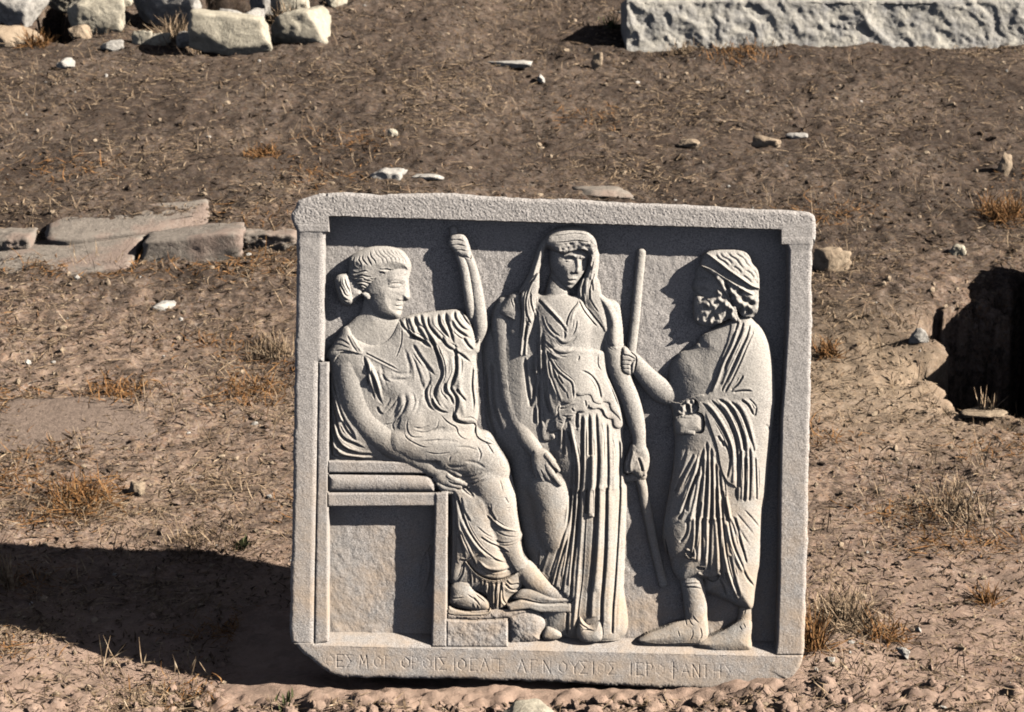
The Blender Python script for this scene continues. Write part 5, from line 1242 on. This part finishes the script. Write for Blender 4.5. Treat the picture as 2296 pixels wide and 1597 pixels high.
stone('paving_stone', 120, 614, 372, 26, 0.46, 73, M_PAVE, 'low flat grey paving stone at the left, nearest the viewer', 'paving stone', GP, rz=0.10, tilt_=(0.20, -0.09), sink=0.4, box=1.0, sharp=40, rough=0.03)
stone('paving_stone', 424, 590, 226, 62, 0.26, 74, M_PAVE, 'upright grey paving block with a sloping left end', 'paving stone', GP, rz=0.08, tilt_=(0.05, -0.10), sink=0.25, box=0.9, sharp=34, rough=0.045)
stone('paving_stone', 598, 528, 140, 34, 0.3, 75, M_PAVE, 'broken paving stone running behind the relief', 'paving stone', GP, sink=0.35, box=0.7, rough=0.08)
stone('embedded_rock', 120, 1062, 400, 22, 0.75, 76, M_SUNK, 'broad pinkish rock worn level with the soil at the left edge', 'rock', None, sink=0.53, box=0.6, rough=0.035, tilt_=(0.16, 0))

# big block standing in the pit, mostly beyond the right edge
vs, f = rock_verts((0.62, 0.85, 0.62), 83, 1.0, 4, 40, 0.025, 5)
o = mesh_np('stone_block', vs, f, M_DARKB, smooth=True)
o.location = (2.98, 2.62, -0.12); o.rotation_euler = (0, 0, R(-3))
setp(o, 'large brown grey block standing in the pit at the right edge', 'stone block')

# long rough hewn block along the top right
def hewn_block(name, x0, x1, yb, hgt, thick, rz, lean, label):
    nx, nf = 460, 64
    prof = [(0, z) for z in np.linspace(-0.12, hgt, nf)] + [(y_, hgt) for y_ in np.linspace(0.02, thick, 14)] + [(thick, z) for z in np.linspace(hgt - 0.05, -0.12, 8)]
    prof = np.array(prof)
    xs = np.linspace(0, x1 - x0, nx)
    XX = np.repeat(xs[:, None], len(prof), 1); YY = np.repeat(prof[None, :, 0], nx, 0).copy(); ZZ = np.repeat(prof[None, :, 1], nx, 0).copy()
    fr_ = (np.arange(len(prof)) < nf)[None, :]
    # chisel facets: steep ridged hollows leaning to the left, deeper in mid face
    qx = XX + 0.10 * fbm(XX * 5, ZZ * 5, 121, 3); qz = ZZ + 0.08 * fbm(XX * 6, ZZ * 6, 124, 3)
    n = fbm(qx * 5 + qz * 2, qz * 5.0, 122, 5); rd = np.abs(fbm(qx * 8 + qz * 5, qz * 5, 126, 3))
    env = sstep(-0.05, 0.06, ZZ) * (1 - 0.6 * sstep(hgt - 0.07, hgt, ZZ))
    dsp = (0.030 * n + 0.030 * rd + 0.03 * np.maximum(0, fbm(qx * 4, qz * 7, 129, 2) - 0.12)) * env + 0.007 * fbm(XX * 45, ZZ * 45, 128, 3)
    YY = np.where(fr_, YY + dsp, YY)
    ZZ = ZZ + np.where(~fr_ | (ZZ > hgt - 0.03), 0.045 * fbm(XX * 4, YY * 6, 131, 5) - 0.008, 0)
    YY = np.where(fr_ & (ZZ > hgt - 0.035), YY + 0.02 * sstep(hgt - 0.035, hgt, ZZ), YY)
    vs = np.stack([XX, YY, ZZ], -1).reshape(-1, 3)
    m_ = len(prof)
    ii = np.arange(nx * m_).reshape(nx, m_)
    f = np.stack([ii[:-1, :-1], ii[1:, :-1], ii[1:, 1:], ii[:-1, 1:]], -1).reshape(-1, 4)
    o = mesh_np(name, vs, f, M_HEWN, smooth=True)
    bm = bmesh.new(); bm.from_mesh(o.data); bm.verts.ensure_lookup_table()
    for base in (0, (nx - 1) * m_):
        fc = bm.faces.new([bm.verts[base + j] for j in range(m_)]); fc.smooth = False
    bmesh.ops.recalc_face_normals(bm, faces=bm.faces)
    bm.to_mesh(o.data); bm.free()
    o.location = (x0, yb, float(ground_base(x0 + 1.2, yb)) - 0.01); o.rotation_euler = (-lean, 0, rz)
    setp(o, label, 'stone block')
    return o
_x, _y, _z = at([1404, 2290], [108, 116])
hewn_block('hewn_block', float(_x[0]), float(_x[0]) + 4.2, float(_y[0]), 0.335, 0.5, R(1.0), R(10), 'long white marble block with rough hewn face along the top right')

# ------------------------------------------------------------------ litter, gravel, dry plants
rs = np.random.RandomState(21)
def scatter_uv(n, u0, u1, v0, v1):
    u = rs.uniform(u0, u1, n); v = rs.uniform(v0, v1, n)
    x, y, z = at(u, v)
    ok = ~((np.abs(x) < 0.85) & (y > -0.32) & (y < 0.35))          # the slab's own footing
    ok &= ~inside(PITW, x, y)
    return x[ok], y[ok], v[ok]
def straws(x, y, L, W, lift, curl, rs):
    """flat curved slivers lying on (or standing out of) the soil"""
    n = len(x)
    a = rs.uniform(0, 2 * math.pi, n); z = ground(x, y)
    seg = 4
    P = np.zeros((n, seg, 3)); bend = rs.normal(0, curl, n)
    px, py, pz = x.copy(), y.copy(), z + 0.003 + rs.uniform(0, 0.006, n)
    for i in range(seg):
        P[:, i] = np.stack([px, py, pz], 1)
        ang = a + bend * i
        st = L / (seg - 1)
        px = px + np.cos(ang) * st * np.cos(lift); py = py + np.sin(ang) * st * np.cos(lift); pz = pz + np.sin(lift) * st
    flat = lift < 0.3
    zz = ground(P[:, :, 0].ravel(), P[:, :, 1].ravel()).reshape(n, seg) + 0.004
    P[:, :, 2] = np.where(flat[:, None], np.maximum(P[:, :, 2], zz), P[:, :, 2])
    side = np.stack([-np.sin(a), np.cos(a), rs.uniform(-0.6, 0.6, n)], 1)
    prof = np.array([0.5, 1.0, 0.8, 0.15])
    A = P - side[:, None, :] * (W[:, None] * prof)[:, :, None] / 2
    B = P + side[:, None, :] * (W[:, None] * prof)[:, :, None] / 2
    V = np.stack([A, B], 2).reshape(n, seg * 2, 3)
    base = np.arange(n)[:, None] * seg * 2
    f = np.concatenate([np.stack([base + 2 * i, base + 2 * i + 1, base + 2 * i + 3, base + 2 * i + 2], -1).reshape(-1, 4) for i in range(seg - 1)])
    return V.reshape(-1, 3), f
def straw_mat(name, stops, scale=55.0):
    t = NT(name)
    c = t.ramp(t.noise(t.coord(), scale, 2.0, 0.5), stops)
    return t.done(c, 0.8)
M_STRAW = straw_mat('dry_straw', [(0.30, (0.14, 0.09, 0.055)), (0.48, (0.32, 0.225, 0.145)), (0.62, (0.46, 0.345, 0.235)), (0.75, (0.60, 0.49, 0.36))])
M_LEAF = straw_mat('dead_leaf', [(0.32, (0.045, 0.030, 0.022)), (0.5, (0.11, 0.075, 0.05)), (0.68, (0.24, 0.165, 0.105))])
M_RUST = straw_mat('rusty_stalk', [(0.30, (0.11, 0.048, 0.020)), (0.5, (0.26, 0.125, 0.048)), (0.68, (0.40, 0.235, 0.105))], 70.0)
M_GREEN = straw_mat('weed_leaf', [(0.35, (0.06, 0.07, 0.03)), (0.6, (0.13, 0.14, 0.065))], 40.0)

x, y, v = scatter_uv(22000, -500, 2800, -60, 1720)
mc = 130
mu = np.repeat(rs.uniform(-300, 2600, mc), 260) + rs.normal(0, 70, mc * 260); mv = np.repeat(rs.uniform(0, 1600, mc), 260) + rs.normal(0, 22, mc * 260)
x2, y2, _ = at(mu, np.clip(mv, -60, 1720)); ok = ~((np.abs(x2) < 0.85) & (y2 > -0.32) & (y2 < 0.35)) & ~inside(PITW, x2, y2)
x = np.concatenate([x, x2[ok]]); y = np.concatenate([y, y2[ok]])
dist = np.hypot(y - CAM.y, 2.3) / DIST
V1, F1 = straws(x, y, rs.gamma(2.2, 0.014, len(x)) * dist ** 0.5, rs.uniform(0.0012, 0.0036, len(x)) * dist ** 0.7, np.abs(rs.normal(0, 0.16, len(x))), 0.28, rs)
setp(mesh_np('dry_grass', V1, F1, M_STRAW), 'flattened dry straw strewn over the soil', 'dry grass', None, 'stuff')
mc = 46
mu = np.repeat(rs.uniform(-200, 2500, mc), 190) + rs.normal(0, 62, mc * 190); mv = np.repeat(rs.uniform(250, 1580, mc), 190) + rs.normal(0, 17, mc * 190)
mv = np.clip(mv, -60, 1720); x2, y2, _ = at(mu, mv); ok = ~((np.abs(x2) < 0.85) & (y2 > -0.32) & (y2 < 0.35)) & ~inside(PITW, x2, y2)
x2, y2 = x2[ok], y2[ok]; d2 = np.hypot(y2 - CAM.y, 2.3) / DIST
V1, F1 = straws(x2, y2, rs.gamma(2.4, 0.014, len(x2)) * d2 ** 0.5, rs.uniform(0.0016, 0.0046, len(x2)) * d2 ** 0.6, np.abs(rs.normal(0.1, 0.3, len(x2))), 0.4, rs)
setp(mesh_np('dry_grass', V1, F1, M_RUST), 'low rust orange mats of dead grass on the bare soil', 'dry grass', None, 'stuff')
x, y, v = scatter_uv(42000, -500, 2800, -60, 1720)
dist = np.hypot(y - CAM.y, 2.3) / DIST
V1, F1 = straws(x, y, rs.gamma(2.2, 0.008, len(x)) * dist ** 0.5, rs.uniform(0.003, 0.009, len(x)) * dist ** 0.7, np.abs(rs.normal(0, 0.35, len(x))), 0.5, rs)
setp(mesh_np('dead_leaves', V1, F1, M_LEAF), 'dark dead leaves and bits littering the soil', 'leaf litter', None, 'stuff')
# standing wisps of dry grass in loose colonies
uc = rs.uniform(-300, 2600, 240); vc = 20 + 1580 * rs.rand(240) ** 1.4
uu = np.repeat(uc, 26) + rs.normal(0, 42, 240 * 26); vv = np.repeat(vc, 26) + rs.normal(0, 15, 240 * 26)
x, y, z = at(uu, vv)
ok = ~((np.abs(x) < 0.9) & (y > -0.5) & (y < 0.5)) & ~inside(PITW, x, y)
x, y = x[ok], y[ok]
V1, F1 = straws(x, y, rs.gamma(4.0, 0.016, len(x)), rs.uniform(0.0015, 0.003, len(x)) * 1.3, rs.uniform(0.3, 1.3, len(x)), 0.22, rs)
setp(mesh_np('dry_grass', V1, F1, M_STRAW), 'thin wisps of dry grass standing on the slope', 'dry grass', None, 'stuff')

def pebbles(n, smin, smax, mat, name, label, cat, u=(-500, 2800), v=(-60, 1720), pw=3.0, sub=1):
    x, y, vv = scatter_uv(n, u[0], u[1], v[0], v[1])
    n = len(x)
    z = ground(x, y)
    d, f = ico(sub)
    k = len(d)
    s = (smin + (smax - smin) * rs.rand(n) ** pw) * (np.hypot(y - CAM.y, 2.3) / DIST) ** 0.4
    r = 1 + rs.normal(0, 0.20 if sub == 1 else 0.09, (n, k))
    sc = rs.uniform(0.6, 1.3, (n, 1, 3)) * np.array([1, 1, 0.75])
    a = rs.uniform(0, 6.28, n); ca, sa = np.cos(a)[:, None], np.sin(a)[:, None]
    P = d[None] * r[:, :, None] * sc * s[:, None, None]
    X = P[:, :, 0] * ca - P[:, :, 1] * sa; Y = P[:, :, 0] * sa + P[:, :, 1] * ca
    V = np.stack([X + x[:, None], Y + y[:, None], P[:, :, 2] + (z + s * 0.3)[:, None]], -1).reshape(-1, 3)
    F = (f[None] + (np.arange(n) * k)[:, None, None]).reshape(-1, 3)
    setp(mesh_np(name, V, F, mat), label, cat, None, 'stuff')
pebbles(300, 0.003, 0.013, M_WHITE, 'gravel', 'white chips of marble scattered over the soil', 'gravel')
pebbles(2600, 0.003, 0.015, M_TAN, 'gravel', 'brown grit and small clods on the soil', 'gravel')
pebbles(3600, 0.004, 0.015, M_SOIL, 'soil_crumbs', 'crumbled earth on the surface', 'soil')
pebbles(700, 0.005, 0.024, M_SOIL, 'soil_clods', 'clods of earth on the bank before the slab', 'soil', u=(300, 1900), v=(1545, 1680), pw=2.0, sub=2)

def tuft(name, u, v, w, h, n, mat, label, cat, seed, flatness=0.5, group=None, wd=0.0032):
    """a clump of stalks growing from one foot"""
    r2 = np.random.RandomState(seed)
    x, y, z = at(u, v); x, y, z = float(x[0]), float(y[0]), float(z[0])
    k = S * math.hypot(y - CAM.y, CAM.z - z) / DIST
    wr, hr = w * k / 2, h * k
    px = r2.normal(0, wr * 0.45, n); py = r2.normal(0, wr * 0.55, n)
    L = r2.uniform(0.35, 1.0, n) * hr * 1.25
    lift = np.clip(r2.normal(0.9 - flatness, 0.45, n), 0.02, 1.5)
    V, F = straws(px + x, py + y, L, r2.uniform(0.6, 1.4, n) * wd * (k / S) ** 0.6, lift, 0.35, r2)
    V -= np.array([x, y, z])
    o = mesh_np(name, V, F, mat)
    o.location = (x, y, z)
    setp(o, label, cat, group)
    return o
GT = 'dead clumps of dry plants'
tuft('dry_plant', 1905, 1398, 170, 74, 520, M_STRAW, 'broad straw clump growing at the right side of the relief', 'dry plant', 201, 0.5, GT)
tuft('dry_plant', 1826, 1470, 56, 90, 240, M_RUST, 'upright orange grass tuft against the slab right corner', 'dry plant', 202, -0.1, GT)
tuft('dry_plant', 1990, 1430, 110, 50, 200, M_RUST, 'low rusty clump beyond the straw clump', 'dry plant', 203, 0.6, GT)
tuft('dry_plant', 2250, 488, 110, 52, 420, M_RUST, 'rust orange clump near the right edge above the pit', 'dry plant', 204, 0.4, GT)
tuft('dry_plant', 1856, 788, 66, 36, 200, M_RUST, 'small rusty clump at the right edge of the relief, mid height', 'dry plant', 205, 0.5, GT)
tuft('dry_plant', 185, 1118, 170, 56, 420, M_RUST, 'wide rusty clump of stalks at the left over bare soil', 'dry plant', 206, 0.6, GT)
tuft('dry_plant', 590, 345, 78, 26, 220, M_RUST, 'small dark red clump in the crust above the paving stones', 'dry plant', 207, 0.5, GT)
tuft('dry_plant', 610, 790, 110, 40, 280, M_STRAW, 'bristly straw clump at the left side of the relief', 'dry plant', 208, 0.1, GT)
tuft('dry_plant', 560, 880, 190, 44, 300, M_RUST, 'loose brown clump below the bristly straw at the left of the relief', 'dry plant', 209, 0.7, GT)
tuft('dry_plant', 270, 880, 170, 40, 300, M_RUST, 'loose orange brown litter clump in open soil at the left', 'dry plant', 210, 0.7, GT)
tuft('dry_plant', 2150, 1160, 190, 56, 320, M_STRAW, 'spiky straw clump on the soil at far right', 'dry plant', 211, 0.3, GT)
tuft('dry_plant', 2210, 1345, 70, 40, 150, M_RUST, 'short orange tuft near the right edge below the spiky straw', 'dry plant', 212, 0.2, GT)
tuft('dry_plant', 400, 88, 90, 60, 260, M_STRAW, 'tan scrub between the broad grey rock and the whitish boulder', 'dry plant', 213, 0.2, GT)
tuft('dry_plant', 640, 36, 80, 50, 260, M_STRAW, 'pale scrub among the rocks at the top', 'dry plant', 214, 0.2, GT)
tuft('dry_plant', 85, 108, 60, 40, 160, M_RUST, 'rusty tuft below the corner boulder', 'dry plant', 215, 0.3, GT)
tuft('dry_plant', 1530, 118, 60, 30, 140, M_STRAW, 'tuft at the foot of the hewn block, near its left end', 'dry plant', 216, 0.3, GT)
tuft('dry_plant', 1660, 122, 170, 26, 260, M_RUST, 'brown grass fringe along the foot of the hewn block', 'dry plant', 217, 0.4, GT)
tuft('dry_plant', 470, 1210, 240, 40, 300, M_LEAF, 'dark crumbly litter clump above the slab shadow', 'dry plant', 218, 0.7, GT)
GW = 'small green weeds'
tuft('green_weed', 640, 1590, 56, 24, 40, M_GREEN, 'small green weed at the bottom edge before the slab', 'weed', 221, 0.1, GW, 0.007)
tuft('green_weed', 22, 1338, 34, 76, 40, M_STRAW, 'single dry weed stalk standing by the left edge shadow', 'weed', 222, -0.6, GW, 0.008)
tuft('green_weed', 545, 1220, 38, 24, 26, M_GREEN, 'small green weed beside the slab left side', 'weed', 223, -0.2, GW, 0.009)
tuft('green_weed', 1370, 62, 26, 30, 30, M_GREEN, 'faint green weed left of the hewn block', 'weed', 224, 0.1, GW, 0.007)
tuft('green_weed', 2215, 925, 40, 60, 40, M_STRAW, 'pale seedling stalks on the pit rim', 'weed', 225, -0.5, GW, 0.006)
